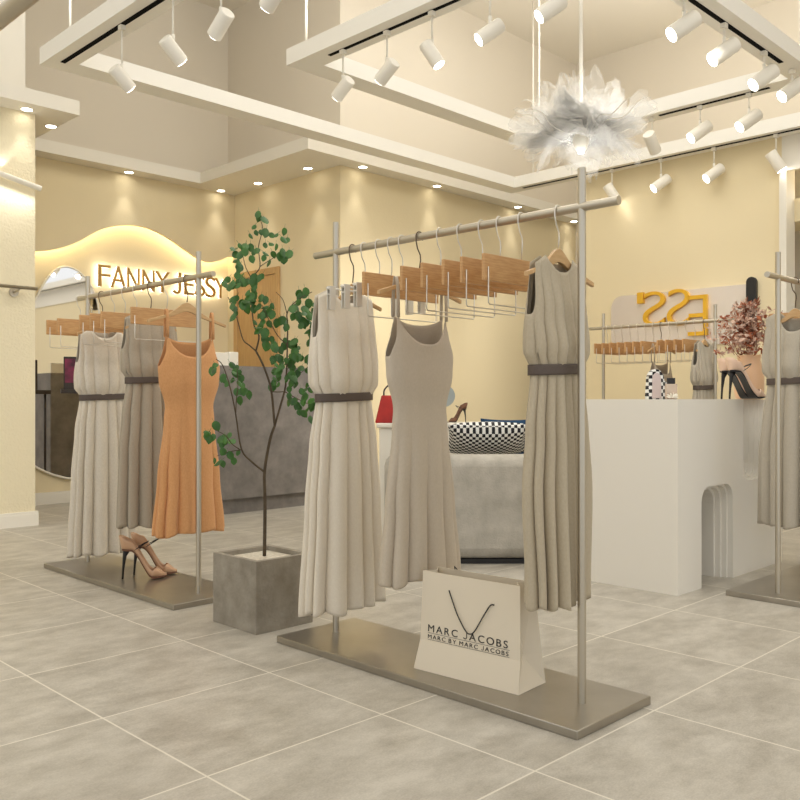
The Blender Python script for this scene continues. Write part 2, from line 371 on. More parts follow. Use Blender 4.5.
series([(612, 'E'), (661, 'L'), (714, 'L'), (776, 'E')], 'below the far beam of the outer frame', 'spotlights of the outer far track', .115, lambda p: V((7.485, Yat(p, 7.485), ZF)))
lamps.append(spot(V((6.1, Yat(792, 6.1), ZF)), .02, 'L', 'white spotlight under the inner frame corner at the right edge of the picture', 'spotlights of the inner right track'))

# ------------------------------------------------------------------ downlights
DL = [(27, 109, 'under the pier soffit, at its left'), (51, 126, 'under the pier soffit, at its right corner'), (129, 176, 'above the middle of the sign'), (221, 194, 'in the corner right of the sign'),
      (258, 183, 'above the oak door'), (308, 168, 'beside the convex wall corner, on its left'), (363, 165, 'just right of the convex wall corner'), (437, 184, 'over the far wall, second from the convex corner'),
      (518, 204, 'over the far wall, third from the convex corner'), (574, 220, 'over the far wall, last one, near the rack pole')]
dls = []
for px, py, w in DL:
    d = (ZS - 1) * 866 / (400 - py); p = rpos(px, d, z=ZS)
    if 'pier' in w: p.y = min(max(p.y, 6.80), 6.9) if px < 40 else p.y; 
    if px in (129, 221): p.y = 8.04
    if px in (437, 518, 574, 363): p.y = 6.24
    if px in (363,): p.x = Xat(363, 6.24)
    elif px in (129, 221): p.x = min(Xat(px, 8.04), 5.3)
    elif px in (437, 518, 574): p.x = Xat(px, 6.24)
    t = thing('downlight', 'round recessed ceiling downlight ' + w, 'downlight', p, 0, 'recessed soffit downlights')
    MB().lathe([(.05, 0), (.05, -.004), (.042, -.006), (.040, -.001)]).obj('rim', 'white', t)
    MB().lathe([(.039, -.001), (.039, -.0045), (.001, -.005)]).obj('lens', 'dlens', t)
    dls.append(p)

# ------------------------------------------------------------------ lights
def area(loc, sx, sy, e, c, rot=(0, 0, 0)):
    l = bpy.data.lights.new('area_light', 'AREA'); l.shape = 'RECTANGLE'; l.size = sx; l.size_y = sy; l.energy = e; l.color = c
    o = bpy.data.objects.new('area_light', l); col.objects.link(o); o.location = loc; o.rotation_euler = rot; return o
def spotl(loc, d, e, c, ang=60, blend=.6, r=.03):
    l = bpy.data.lights.new('spot_light', 'SPOT'); l.energy = e; l.color = c; l.spot_size = math.radians(ang); l.spot_blend = blend; l.shadow_soft_size = r
    o = bpy.data.objects.new('spot_light', l); col.objects.link(o); o.location = loc; o.rotation_euler = V(d).to_track_quat('-Z', 'Y').to_euler(); return o
WARM = (1, .96, .88); NEU = (.99, .99, .98)
KA = .36  # scales the unseen overhead fill lights added below
area((1.6, 1.6, 5.2), 5, 5, 240 * KA, NEU)
area((5.4, 3.6, 5.2), 3.4, 3.4, 170 * KA, NEU)
area((-1.5, 5, 4.6), 3, 3, 90 * KA, NEU)
area((5, -1.5, 4.6), 3, 3, 90 * KA, NEU)
# unseen upward lights added above the suspended frames to brighten the ceiling
area((3.7, 3.4, 3.45), .12, 2.0, 30, NEU, (PI, 0, 0))
area((6.36, 3.4, 3.45), .12, 1.4, 34, NEU, (PI, 0, 0))
area((7.5, 3.0, 3.45), .12, 3.0, 30, NEU, (PI, 0, 0))
area((2.51, 4.2, 3.45), .12, 2.4, 24, NEU, (PI, 0, 0))
# unseen spot lights added to brighten the walls and counter, no fixtures
def wash(a, b, e, ang=55, bl=.9): spotl(a, V(b) - V(a), e, WARM, ang, bl, .08)
wash((5.2, 3.9, 3.2), (6.3, 6.35, .95), 210, 62)
wash((7.1, 5.15, 3.2), (8.5, 6.35, 1.0), 80, 62)
wash((3.9, 4.6, 3.2), (5.53, 7.3, 1.3), 40, 60)
wash((3.2, 5.4, 3.2), (4.2, 8.2, .9), 26, 62)
wash((4.6, 2.3, 3.2), (7.6, 3.3, .8), 60, 44, .4)
wash((2.6, 3.0, 3.2), (4.12, 2.5, .4), 26, 60)
wash((3.4, .6, 3.2), (4.9, 2.1, .5), 24, 60)
wash((1.2, 4.0, 3.2), (2.0, 6.9, 1.2), 30, 60)
for i, (t, p, dr_) in enumerate(lamps):
    spotl(t.location + p, dr_, 7 if t.location.x < 7 else .8, NEU, 75, .8, .03)
for p in dls:
    spotl(p - V((0, 0, .02)), (0, 0, -1), 8, WARM, 56, .75, .03)
wd = bpy.data.worlds.new('World'); sc.world = wd; wd.use_nodes = True
wd.node_tree.nodes['Background'].inputs[0].default_value = (.97, .985, 1, 1); wd.node_tree.nodes['Background'].inputs[1].default_value = 1.0

# ------------------------------------------------------------------ sign
sg = thing('wall_sign', 'backlit bronze lettered shop sign on the cream wall behind the left rack', 'sign', (0, 0, 0))
xs = [97.5, 112, 128, 143, 156, None, 173.5, 182.5, 192, 202, 213.5]
for ch, px, wd_ in (('F', 98, 12), ('A', 110.5, 15), ('N', 127, 12), ('N', 142, 12), ('Y', 155, 14), ('J', 172, 8.5), ('E', 184, 9.5), ('S', 194.5, 10), ('S', 205, 10), ('Y', 214.5, 11)):
    x0 = Xat(px, YA - .05); x1 = Xat(px + wd_, YA - .05)
    me, w = text_mesh(ch, .325, .012, off=-.002) if ch != 'J' else jglyph(.232, .10, .026, .012)
    k = (x1 - x0) / w
    for v in me.vertices: v.co.x *= k
    me.materials.append(M['bronze'])
    o = bpy.data.objects.new('letter', me); col.objects.link(o); o.parent = sg; o.rotation_euler = (PI / 2, 0, 0); o.location = (x0, YA - .055, 2.13)
    me2 = me.copy(); me2.materials.clear(); me2.materials.append(M['halo'])
    for v in me2.vertices: v.co.z = .004 if v.co.z > 0 else -.004
    o2 = bpy.data.objects.new('light_backing', me2); col.objects.link(o2); o2.parent = o; o2.location = (0, 0, -.017)

# ------------------------------------------------------------------ blob mirror on the sign wall
mp_ = [(2, 380), (4, 330), (18, 318), (33, 303), (43, 285), (52, 273), (62, 267), (72, 268), (82, 274), (91, 286), (98, 305), (101, 340), (101, 400), (98, 445), (88, 470), (72, 478), (58, 476), (44, 471), (30, 462), (12, 440)]
YM = YA - .03
pl = [onY(x, y, YM) for x, y in mp_]
cl = bez([(a, c, 0) for a, c in pl] + [(pl[0][0], pl[0][1], 0)], 5)[:-1]
poly = [(p.x, p.y) for p in cl]
bm_ = thing('wall_mirror', 'large pebble shaped mirror with thin white rim on the wall left of the rack', 'mirror')
MB().prism(poly, lambda u, v, t: (u, t, v), YM, YM + .008).obj('glass', 'mirror', bm_)
cx_ = sum(p[0] for p in poly) / len(poly); cz_ = sum(p[1] for p in poly) / len(poly)
MB().tube([(p[0], YM + .004, p[1]) for p in poly] + [(poly[0][0], YM + .004, poly[0][1])], .011, 8, cap=False).obj('rim', 'white', bm_, smooth=True)
# wall rail on the pier
wr = thing('wall_rail', 'steel hanging rail bracketed to the cream pier at the left edge', 'rail')
MB().tube([(.5, 6.84, 1.875), (2.80, 6.84, 1.875)], .014, 14).obj('rail', 'metal', wr, smooth=True)
MB().tube([(2.66, 6.84, 1.862), (2.66, 6.90, 1.85), (2.66, 6.945, 1.845)], .011, 12).obj('bracket', 'metal', wr, smooth=True)
MB().tube([(2.66, 6.935, 1.845), (2.66, 6.949, 1.845)], .036, 24).obj('flange', 'metal', wr, smooth='auto')
# wall lamp on pier
wl = thing('wall_lamp', 'slim slanted white bar lamp glowing on the cream pier', 'wall lamp')
p0 = V((2.15, 6.89, 2.82)); p1 = V((2.85, 6.89, 2.68))
MB().tube([p0, p1], .022, 16).obj('lamp_body', 'white', wl, smooth='auto')
MB().tube([p0.lerp(p1, .5), (p0.lerp(p1, .5).x, 6.948, p0.lerp(p1, .5).z)], .012, 10).obj('mount', 'white', wl, smooth=True)
area((2.5, 6.87, 2.69), .7, .03, 1.5, NEU, (0, 0.2, 0))
spotl((2.56, 6.90, 2.77), (0, .18, 1), 1.2, NEU, 75, .35, .01)

# ------------------------------------------------------------------ racks
RZ = 1.62
def rack(name, label, L, over=.135, base=True, ext=(0, 0)):
    """local: rail along y, poles at +-L/2"""
    t = thing(name, label, 'clothes rack', (0, 0, 0), 0)
    if base: MB().box((-.215, -L / 2 - .125, 0), (.215, L / 2 + .125, .028)).obj('base_plate', 'plate', t, bevel=.003)
    for s in (-1, 1):
        MB().tube([(0, s * L / 2, .028), (0, s * L / 2, 1.745)], .0135, 20).obj('pole', 'metal', t, smooth='auto')
    MB().tube([(0, -L / 2 - over, RZ), (0, L / 2 + over, RZ)], .0145, 20).obj('rail', 'metal', t, smooth='auto')
    return t
R1 = rack('clothing_rack', 'steel foreground clothes rack holding three dresses, a paper bag on its plate', 1.206); R1.location = (2.38, 2.157, 0)
R2 = rack('clothing_rack', 'steel clothes rack at the left holding the amber dress, heels standing on its plate', 1.23); R2.location = (2.36, 4.405, 0)
R3 = rack('clothing_rack', 'steel clothes rack at the right edge in front of the white counter', 1.25); R3.location = (4.435 + .625, 1.74, 0); R3.rotation_euler = (0, 0, -PI / 2)
R4 = rack('clothing_rack', 'distant steel clothes rack standing between the white counter and the far cream wall', 1.0, .14); R4.location = (6.52, 3.54, 0)
R5 = rack('clothing_rack', 'near clothes rack of which only the rail end crosses the top left corner', 1.1, .32); R5.location = (.535, 1.30 + .32 + .55, 0)

def hookpts(r=.0165, drop=.10, z0=0):
    """hook in local x-z plane... lies in plane perpendicular to the rail (x-z); origin: rail axis"""
    P = []
    rr = .0145 + .0045
    for k in range(0, 15):
        a = math.radians(-35 + k * (215 / 14)); P.append(V((-rr * math.cos(a) if False else rr * math.cos(a) * 1.0, 0, rr * math.sin(a))))
    # from right-low over the top to the left, then swoops down to centre
    P += [V((-rr * .98, 0, -.018)), V((-rr * .6, 0, -.045)), V((.004, 0, -.068)), V((.006, 0, -.088)), V((0, 0, -drop))]
    return P
HW = .0023
def plank_hanger(label, group, half=.205):
    t = thing('plank_hanger', label, 'hanger', (0, 0, 0), 0, group)
    MB().box((-half, -.006, -.230), (half, .006, -.143)).obj('board', 'wood', t, bevel=.002)
    MB().tube(hookpts(drop=.143), HW, 8).obj('hook', 'wire', t, smooth=True)
    w = half - .018
    MB().tube([(-w, -.0085, -.186), (-w, -.0085, -.302), (-w + .006, -.0085, -.308), (w - .006, -.0085, -.308), (w, -.0085, -.302), (w, -.0085, -.186)], HW, 8).obj('trouser_bar', 'wire', t, smooth=True)
    return t
def clip_hanger(label, group):
    t = thing('clip_hanger', label, 'hanger', (0, 0, 0), 0, group)
    MB().tube([(-.20, 0, -.185), (.20, 0, -.185)], .004, 10).obj('bar', 'wire', t, smooth=True)
    MB().tube(hookpts(drop=.185), HW, 8).obj('hook', 'wire', t, smooth=True)
    for s in (-1, 1):
        b = MB()
        for y in (-.008, .008):
            b.box((s * .175 - .015, y - .0015, -.268), (s * .175 + .015, y + .0015, -.175))
        b.box((s * .175 - .013, -.008, -.21), (s * .175 + .013, .008, -.204))
        cp = b.obj('clip', 'clip', t, bevel=.001)
        MB().tube([(s * .175 + .012 * math.sin(k * .9), -.0 + .005 * math.cos(k * .9), -.200 + k * .0011) for k in range(16)], .0012, 6).obj('spring', 'darkwire', cp, smooth=True)
    return t
def coat_hanger(label, group, half=.21, drop=.045, top=-.12, dark=False):
    t = thing('coat_hanger', label, 'hanger', (0, 0, 0), 0, group)
    up, lo = [], []
    n = 28
    for k in range(n + 1):
        u = -1 + 2 * k / n; x = u * half; a = abs(u)
        zt = top - .003 - .045 * (1 - math.exp(-(a * 3.2) ** 2)) - drop * a ** 1.3
        th = .030 * math.exp(-(a * 3.0) ** 2) + .015
        up.append((x, zt)); lo.append((x, zt - th))
    poly = up + lo[::-1]
    b = MB(); N2 = len(up)
    vs = []
    for (x, z), (x2, z2) in zip(up, lo):
        c = .010 * (abs(x) / half) ** 2
        vs += [(x, -.007 - c, z), (x, .007 - c, z), (x2, -.007 - c, z2), (x2, .007 - c, z2)]
    fs = [(0, 1, 3, 2)]
    for i in range(N2 - 1):
        a = i * 4; c = a + 4; fs += [(a, c, c + 1, a + 1), (a + 2, a + 3, c + 3, c + 2), (a, a + 2, c + 2, c), (a + 1, c + 1, c + 3, a + 3)]
    a = (N2 - 1) * 4; fs.append((a, a + 2, a + 3, a + 1))
    b.add(vs, fs).obj('shoulder', 'armwood', t, bevel=.002)
    MB().tube(hookpts(drop=-top), HW * 1.15, 8).obj('hook', 'darkwire' if dark else 'wire', t, smooth=True)
    return t
def place(o, rackc, y, alongX=False):
    if alongX: o.location = (y, rackc, RZ); o.rotation_euler = (0, 0, -PI / 2)
    else: o.location = (rackc, y, RZ)
    return o
G1 = 'plank hangers on the front rack'
ph = plank_hanger('x', G1)
ys = [1.795, 1.889, 1.97, 2.07, 2.17, 2.37]
place(ph, 2.38, ys[0]); ph['label'] = 'wooden plank hanger with wire bar on the front rack, nearest the khaki dress'
for i, y in enumerate(ys[1:]):
    clone(ph, 'wooden plank hanger on the front rack, %s counted leftwards from the khaki dress' % ordn[i + 1], (2.38, y, RZ), 0)
ch = clip_hanger('metal clip hanger just in front of the ivory dress on the front rack', 'clip hangers on the front rack'); place(ch, 2.33, 2.585)
clone(ch, 'metal clip hanger on the front rack, second from the ivory dress', (2.34, 2.50, RZ))
clone(ch, 'metal clip hanger on the front rack, third from the ivory dress, nearest the taupe dress', (2.36, 2.43, RZ))
for o in [o for o in col.objects if o.name.startswith('clip_hanger')]: o.location.x = 2.38

# ------------------------------------------------------------------ dresses
def interp(tab, z):
    if z >= tab[0][0]: return tab[0][1]
    for (z0, a), (z1, c) in zip(tab, tab[1:]):
        if z <= z0 and z >= z1:
            u = (z0 - z) / (z0 - z1) if z0 != z1 else 0; u = u * u * (3 - 2 * u); return a + (c - a) * u
    return tab[-1][1]
def ss(a, b, x):
    u = min(1, max(0, (x - a) / (b - a))); return u * u * (3 - 2 * u)
def dress(label, cloth, beltz=None, hem=.3, A=None, B=None, tank=False, seed=1, folds=9, famp=.018, top=1.47, neck=.05, group=None, beltmat='belt'):
    """local x = width, y = depth, z = world height"""
    t = thing('dress', label, 'dress', (0, 0, 0), 0, group)
    rnd = random.Random(seed); NT = 264; NR = 80
    ph1, ph2, ph3 = (rnd.uniform(0, 6.28) for _ in range(3))
    vs = []; fs = []
    # warped angular coordinate so folds have uneven width
    def fold(th, z):
        w = th + .09 * math.sin(2 * th + ph1) + .06 * math.sin(3 * th + ph2)
        s = 2.1 * abs(math.sin((folds + 5) * w / 2 + ph3)) ** .62 - 1.3 + .45 * math.sin((folds - 4) * w + ph2); s2 = math.sin((folds * 2 + 1) * w + ph1)
        if beltz:
            dz = z - beltz
            if dz >= 0:
                g = math.exp(-dz / .03); up = .35 + .65 * math.exp(-dz / .12)
                return famp * (.85 * up * s * (1 - .97 * g))
            u = min(1, -dz / (beltz - hem)); g = math.exp(dz / .05)
            return famp * ((.62 * (1 - .7 * g) + .95 * u) * s + .12 * g * s2 + .12 * math.sin(2.3 * w * 2 + ph2) * u)
        u = ss(.98, hem, z)
        return famp * (u * 1.0 * s + .03 * s2)
    def ztop(th):
        c = abs(math.cos(th)); front = math.sin(th) < 0
        if tank:
            # tops: centre scoop, strap anchor at c~.62, underarm falling to side
            cs = .88
            if c < cs: dip = (.105 if front else .03) * (1 - (c / cs) ** 2.6)
            else: dip = .155 * math.sin((c - cs) / (1 - cs) * PI / 2) ** .9
            return top - dip
        cs = .50
        if c < cs: return top - .012 - neck * (1.0 if front else .35) * (1 - (c / cs) ** 2.4)
        if c < .93: return top - .012 - .030 * (c - cs) / (.93 - cs)
        return top - .042 - .165 * math.sin((c - .93) / .07 * PI / 2) ** .8
    for i in range(NR + 1):
        for j in range(NT):
            th = 2 * PI * j / NT; zt = ztop(th)
            u = i / NR
            zb = hem + .006 * math.sin(folds * th + 1) + .004 * math.sin(3 * th + ph2)
            z = zt + (zb - zt) * u
            a = interp(A, z); bb = interp(B, z)
            f = fold(th, z) * min(1, u * 8 + .2)
            c, s = math.cos(th), math.sin(th)
            ex = .75
            x = a * math.copysign(abs(c) ** (1 if tank else .9), c) + f * c * .8
            y = bb * math.copysign(abs(s) ** ex, s) + f * s
            vs.append((x, y, z))
    for i in range(NR):
        for j in range(NT):
            k = (j + 1) % NT; fs.append((i * NT + j, i * NT + k, (i + 1) * NT + k, (i + 1) * NT + j))
    MB().add(vs, fs).obj('garment', cloth, t, smooth=True, solid=.0016)
    if beltz:
        b = MB(); h = .017; vs = []; fs = []; n = 96
        for zz in (h, h * .6, -h * .6, -h):
            for j in range(n):
                th = 2 * PI * j / n; a = interp(A, beltz) + .014; bb = interp(B, beltz) + .013
                vs.append((a * math.cos(th), bb * math.copysign(abs(math.sin(th)) ** .8, math.sin(th)), beltz + zz + .005 * math.cos(th)))
        fs = [(i * n + j, i * n + (j + 1) % n, (i + 1) * n + (j + 1) % n, (i + 1) * n + j) for i in range(3) for j in range(n)]
        b.add(vs, fs).obj('belt', beltmat, t, smooth=True, solid=.004)
    if tank:
        a = interp(A, top) * .88
        for s in (-1, 1):
            b = MB(); P = []
            bf = -interp(B, top) * .85
            hz = interp(A, 1.0) * 0
            topz = RZ - .165 + .0
            for k in range(13):
                u = k / 12; ang = PI * u
                P.append((s * a, bf * math.cos(ang) * (1 if True else 1), top - .01 + (topz - top + .012) * math.sin(ang) ** .7))
            vs = []
            for (x, y, z) in P: vs += [(x - .008, y, z), (x + .008, y, z)]
            fs = [(2 * i, 2 * i + 1, 2 * i + 3, 2 * i + 2) for i in range(12)]
            b.add(vs, fs).obj('strap', cloth, t, smooth=True, solid=.002)
    return t
# ivory long dress on the front rack
def belted(label, cloth, top, beltz, hem, w=.94, seed=1, wb=.205, **k):
    A = [(top, .165 * w), (top - .15, .168 * w), (beltz + .14, .178 * w), (beltz + .05, .172 * w), (beltz + .018, .150 * w), (beltz, .138 * w), (beltz - .03, .144 * w), (beltz - .2, .165 * w), ((beltz + hem) / 2, .182 * w), (hem, wb * w)]
    B = [(top, .009), (top - .05, .022), (top - .2, .045), (beltz + .07, .060), (beltz + .018, .050), (beltz, .040), (beltz - .03, .042), (beltz - .3, .050), (hem, .052)]
    return dress(label, cloth, beltz, hem, A, B, top=top, seed=seed, **k)
D1 = belted('long ivory belted sleeveless dress at the left end of the front rack', 'ivory', 1.455, 1.012, .155, seed=3, folds=8, famp=.020)
D1.location = (2.335, 2.655, 0)
D3 = belted('khaki sleeveless dress with dark belt next to the right pole of the front rack', 'olive', 1.478, 1.100, .335, seed=5, folds=9, famp=.017, wb=.150, w=.84)
D3.location = (2.37, 1.645, 0)
def tankd(label, cloth, seed, top=1.315):
    A = [(top, .150), (top - .07, .156), (1.165, .176), (1.10, .170), (.965, .136), (.90, .142), (.6, .172), (.322, .196)]
    B = [(top, .016), (1.2, .040), (1.1, .046), (.965, .036), (.7, .045), (.322, .055)]
    return dress(label, cloth, None, .322, A, B, tank=True, seed=seed, folds=6, famp=.022, top=top)
D2 = tankd('taupe strappy flared dress in the middle of the front rack', 'taupe', 4); D2.location = (2.385, 2.275, 0)
DA = belted('silvery white belted satin dress at the left end of the left rack', 'satin', 1.425, 1.018, .10, seed=9, folds=8, famp=.018, wb=.20)
DA.location = (2.37, 4.84, 0)
DB = belted('stone grey belted dress hanging between the white and the amber dress', 'stone', 1.478, 1.108, .325, seed=11, folds=9, famp=.018, wb=.19)
DB.location = (2.36, 4.27, 0)
DC = tankd('amber orange strappy dress at the right end of the left rack', 'orange', 15, 1.325); DC.location = (2.375, 3.90, 0)
D5 = belted('grey belted dress with scoop neck on the rack at the right edge', 'grey', 1.478, 1.10, .338, seed=21, folds=9, famp=.018, wb=.18, neck=.11)
D5.location = (4.66, 1.74, 0); D5.rotation_euler = (0, 0, -PI / 2)
D5b = belted('grey belted dress behind another at the right edge of the picture', 'stone', 1.478, 1.10, .338, seed=23, folds=9, famp=.018, wb=.20)
D5b.location = (5.15, 1.74, 0); D5b.rotation_euler = (0, 0, -PI / 2)
D6 = belted('small distant belted dress on the rack behind the counter', 'grey', 1.478, 1.10, .33, seed=31, folds=9, famp=.02, wb=.18); D6.location = (6.52, 3.13, 0)
D7 = tankd('small distant strappy dress on the rack behind the counter', 'taupe', 33); D7.location = (6.52, 3.50, 0)
# coat hangers carrying them
H = coat_hanger('beech coat hanger carrying the ivory dress on the front rack', 'coat hangers', half=.150, top=-.138, dark=True); place(H, 2.38, 2.655)
HK = coat_hanger('beech coat hanger carrying the khaki dress on the front rack', 'coat hangers', half=.190, drop=.05); place(HK, 2.38, 1.645)
HT = coat_hanger('beech coat hanger carrying the taupe dress on the front rack', 'coat hangers', half=.225, drop=.055, dark=True); place(HT, 2.38, 2.275)
clone(H, 'beech coat hanger carrying the silvery white dress on the left rack', (2.36, 4.84, RZ), 0)
clone(H, 'beech coat hanger carrying the stone grey dress on the left rack', (2.36, 4.27, RZ), 0)
clone(HT, 'beech coat hanger carrying the amber dress on the left rack', (2.36, 3.90, RZ), 0)
clone(H, 'beech coat hanger carrying the scoop neck dress on the right rack', (4.66, 1.74, RZ), -PI / 2)
clone(H, 'beech coat hanger carrying the rearmost dress on the right rack', (5.15, 1.74, RZ), -PI / 2)
clone(H, 'distant coat hanger carrying the belted dress behind the counter', (6.52, 3.13, RZ), 0)
clone(HT, 'distant coat hanger carrying the strappy dress behind the counter', (6.52, 3.50, RZ), 0)
# plank hangers on left rack
for i, y in enumerate([4.10, 4.43, 4.56, 4.69, 4.98, 5.13]):
    clone(ph, 'wooden plank hanger on the left rack, %s counted leftwards from the amber dress' % ordn[i], (2.36, y, RZ), 0, 'plank hangers on the left rack')
n_ = 0
for i in range(13):
    y = 4.0 - i * .072
    if abs(y - 3.50) < .05 or abs(y - 3.13) < .05: continue
    n_ += 1
    clone(ph, 'small plank hanger in the dense row on the distant rack behind the counter', (6.52, y, RZ), 0, 'plank hangers on the distant rack')
for i, x in enumerate((4.84, 4.92)):
    clone(ph, ['wooden plank hanger on the right rack just behind the scoop neck dress', 'second wooden plank hanger on the right rack behind the scoop neck dress'][i], (x, 1.74, RZ), -PI / 2, 'plank hangers on the right rack')

# ------------------------------------------------------------------ high heels
def pump(name, leather, heelc, strap, parent):
    """local: toe towards +y, length .22; heel at y=0; returns parts"""
    L = .195; Hh = .135
    def sole(u):                     # u 0 heel .. 1 toe
        y = L * u
        if u < .2: z = Hh - .004 * u / .2
        elif u < .72: q = (u - .2) / .52; z = (Hh - .004) * (1 - ss(0, 1, q)) + .006 * ss(0, 1, q)
        else: z = .006 + .004 * (u - .72) / .28
        return y, z
    def wid(u):
        if u < .12: return .026 * math.sqrt(max(0, 1 - ((.12 - u) / .12) ** 2)) + .004
        if u < .45: return .030 - .004 * ss(.12, .45, u)
        if u < .72: return .026 + .011 * ss(.45, .72, u)
        return .037 * (1 - ((u - .72) / .28) ** 1.5) + .002
    def rim(u):                      # wall height above sole
        if u < .35: return .074 - .034 * ss(0, .40, u)
        if u < .7: return .040 - .002 * ss(.35, .7, u)
        return .038 * (1 - ss(.74, 1.0, u) * .75)
    n = 36; K = 15; vs = []; fs = []
    for i in range(n + 1):
        u = i / n; y, z = sole(u); w = wid(u); h = rim(u)
        close = ss(.70, .80, u)
        for k in range(K):
            a = -1 + 2 * k / (K - 1)           # -1 left rim .. 1 right rim
            ang = a * (PI / 2 + close * PI / 2)
            if abs(ang) <= PI / 2:
                x = w * math.copysign(abs(math.sin(ang)) ** .7, ang); zz = z + h * (1 - math.cos(ang)) ** 1.3 * .85
            else:
                x = w * math.copysign(abs(math.sin(ang)) ** .7, ang); zz = z + h * .85 + h * .3 * (-math.cos(ang))
            vs.append((x, y - (.010 * (zz - z) / .05 if u < .2 else 0), zz))
    for i in range(n):
        for k in range(K - 1): fs.append((i * K + k, i * K + k + 1, (i + 1) * K + k + 1, (i + 1) * K + k))
    fs.append(tuple(range(K)))
    MB().add(vs, fs).obj('upper', leather, parent, smooth=True, solid=.002)
    # sole
    vs = []; fs = []
    for i in range(n + 1):
        u = i / n; y, z = sole(u); w = wid(u) * .92
        vs += [(-w, y, z - .004), (w, y, z - .004), (w, y, z + .0035), (-w, y, z + .0035)]
    for i in range(n):
        a = i * 4; c = a + 4
        for k in range(4): fs.append((a + k, a + (k + 1) % 4, c + (k + 1) % 4, c + k))
    fs += [(0, 1, 2, 3), (n * 4, n * 4 + 3, n * 4 + 2, n * 4 + 1)]
    MB().add(vs, fs).obj('sole', 'insole' if leather == 'tan_leather' else 'black', parent, smooth='auto')
    MB().tube([(0, .020, Hh - .006), (0, .012, Hh - .03), (0, .006, .05), (0, .003, .0)], [.015, .009, .005, .0042], 14).obj('heel', heelc, parent, smooth=True)
    if strap:
        P = bez([(-.027, .060, .135), (-.027, .085, .150), (0, .115, .166), (.027, .085, .150), (.027, .060, .135)], 5)
        vs = []
        for p in P: vs += [p + V((0, -.004, -.004)), p + V((0, .004, .004))]
        MB().add(vs, [(2 * i, 2 * i + 1, 2 * i + 3, 2 * i + 2) for i in range(len(P) - 1)]).obj('strap', 'black', parent, smooth=True, solid=.002)
def shoe(label, leather, heelc, strap, loc, rz, s=1., group=None):
    t = thing('high_heel', label, 'shoe', loc, rz, group); t.scale = (s, s, s); pump('p', leather, heelc, strap, t); return t
# toe points towards picture right: +lateral => direction (1,-1): local +y -> rz such that (-sin,cos)=(.7,-.7) => rz=-135deg
rzs = math.radians(-124)
shoe('nude stiletto pump with dark strap on the left rack plate, the nearer of the pair', 'tan_leather', 'black', True, (2.256, 4.39, .0285), rzs, 1.2, 'nude heels on the left rack')
shoe('nude stiletto pump on the left rack plate, the farther of the pair', 'tan_leather', 'black', True, (2.350, 4.44, .0285), rzs, 1.2, 'nude heels on the left rack')

# ------------------------------------------------------------------ paper bag
bg = thing('shopping_bag', 'cream paper shopping bag with black lettering standing on the front rack plate', 'bag', (0, 0, 0))
bg.rotation_euler = (0, 0, .08); pv = V((2.252, 2.181, 0)); bg.location = pv - Matrix.Rotation(.08, 3, 'Z') @ pv
zb, zc_, zt_ = .029, .133, .380
L0 = (2.254, 2.425, 1.737, 2.183, zb); L1 = (2.277, 2.412, 1.745, 2.170, zc_); L2 = (2.287, 2.375, 1.752, 2.166, zt_)
v = []
for a_, c_, d_, e_, z_ in (L0, L1, L2): v += [(a_, d_, z_), (c_, d_, z_), (c_, e_, z_), (a_, e_, z_)]
v += [((L1[0] + L1[1]) / 2, L1[2] + .035, zc_), ((L2[0] + L2[1]) / 2, L2[2] + .040, zt_), ((L1[0] + L1[1]) / 2, L1[3] - .03, zc_), ((L2[0] + L2[1]) / 2, L2[3] - .03, zt_)]   # 12..15
fs = [(0, 3, 2, 1), (0, 4, 7, 3), (4, 8, 11, 7), (1, 2, 6, 5), (5, 6, 10, 9), (0, 12, 4), (0, 1, 12), (1, 5, 12), (4, 12, 13, 8), (12, 5, 9, 13), (3, 7, 14), (3, 14, 2), (2, 14, 6), (7, 11, 15, 14), (14, 15, 10, 6)]
MB().add(v, fs).obj('paper_body', 'paper', bg, solid=.0016, fix=False)
tx1 = L2[1]
def bagpt(y, z, off=-.0022):
    u = (z - zc_) / (zt_ - zc_); return V((L1[0] + (L2[0] - L1[0]) * u + off, y, z))
lean = math.atan2(L2[0] - L1[0], zt_ - zc_)
def bagtext(body, size, yl, yr, z, off=0., ext=.0004):
    adv = []; x = 0
    for c in body:
        if c == ' ': x += size * .34; continue
        if c == 'J': me, w = jglyph(size * .715, size * .40, size * (.10 if off > 0 else .075), ext)
        else: me, w = text_mesh(c, size, ext, off=off)
        adv.append((me, x)); x += w + size * .22
    k = (yl - yr) / x; first = None
    vs, fs = [], []
    mb = MB()
    for me, x_ in adv:
        mb.add([((p.co.x + x_) * k, p.co.y, p.co.z) for p in me.vertices], [tuple(q.vertices) for q in me.polygons])
    o = mb.obj('lettering', 'ink', bg, fix=False)
    o.matrix_local = Matrix.Translation(bagpt(yl, z, -.0015)) @ Matrix.Rotation(lean, 4, 'Y') @ Matrix.Rotation(-PI / 2, 4, 'Z') @ Matrix.Rotation(PI / 2, 4, 'X')
    return o
bagtext('MARC JACOBS', .036, 2.135, 1.785, .1665, off=0.)
bagtext('MARC BY MARC JACOBS', .0205, 2.135, 1.785, .1420)
b = MB()
for z in (.1620, .1380):
    P0 = bagpt(2.135, z); P1 = bagpt(1.785, z)
    b.add([P0 + V((-.0001, 0, -.0006)), P1 + V((-.0001, 0, -.0006)), P1 + V((-.0001, 0, .0006)), P0 + V((-.0001, 0, .0006))], [(0, 1, 2, 3)])
b.obj('printed_lines', 'ink', bg)
hp = bez([bagpt(2.045, .325, -.002), bagpt(2.03, .30, -.006), bagpt(2.0, .245, -.008), bagpt(1.965, .198, -.008), bagpt(1.945, .190, -.008), bagpt(1.925, .205, -.008), bagpt(1.89, .262, -.008), bagpt(1.865, .300, -.006), bagpt(1.852, .303, -.002)], 6)
MB().tube(hp, .0022, 8).obj('handle', 'cord', bg, smooth=True)
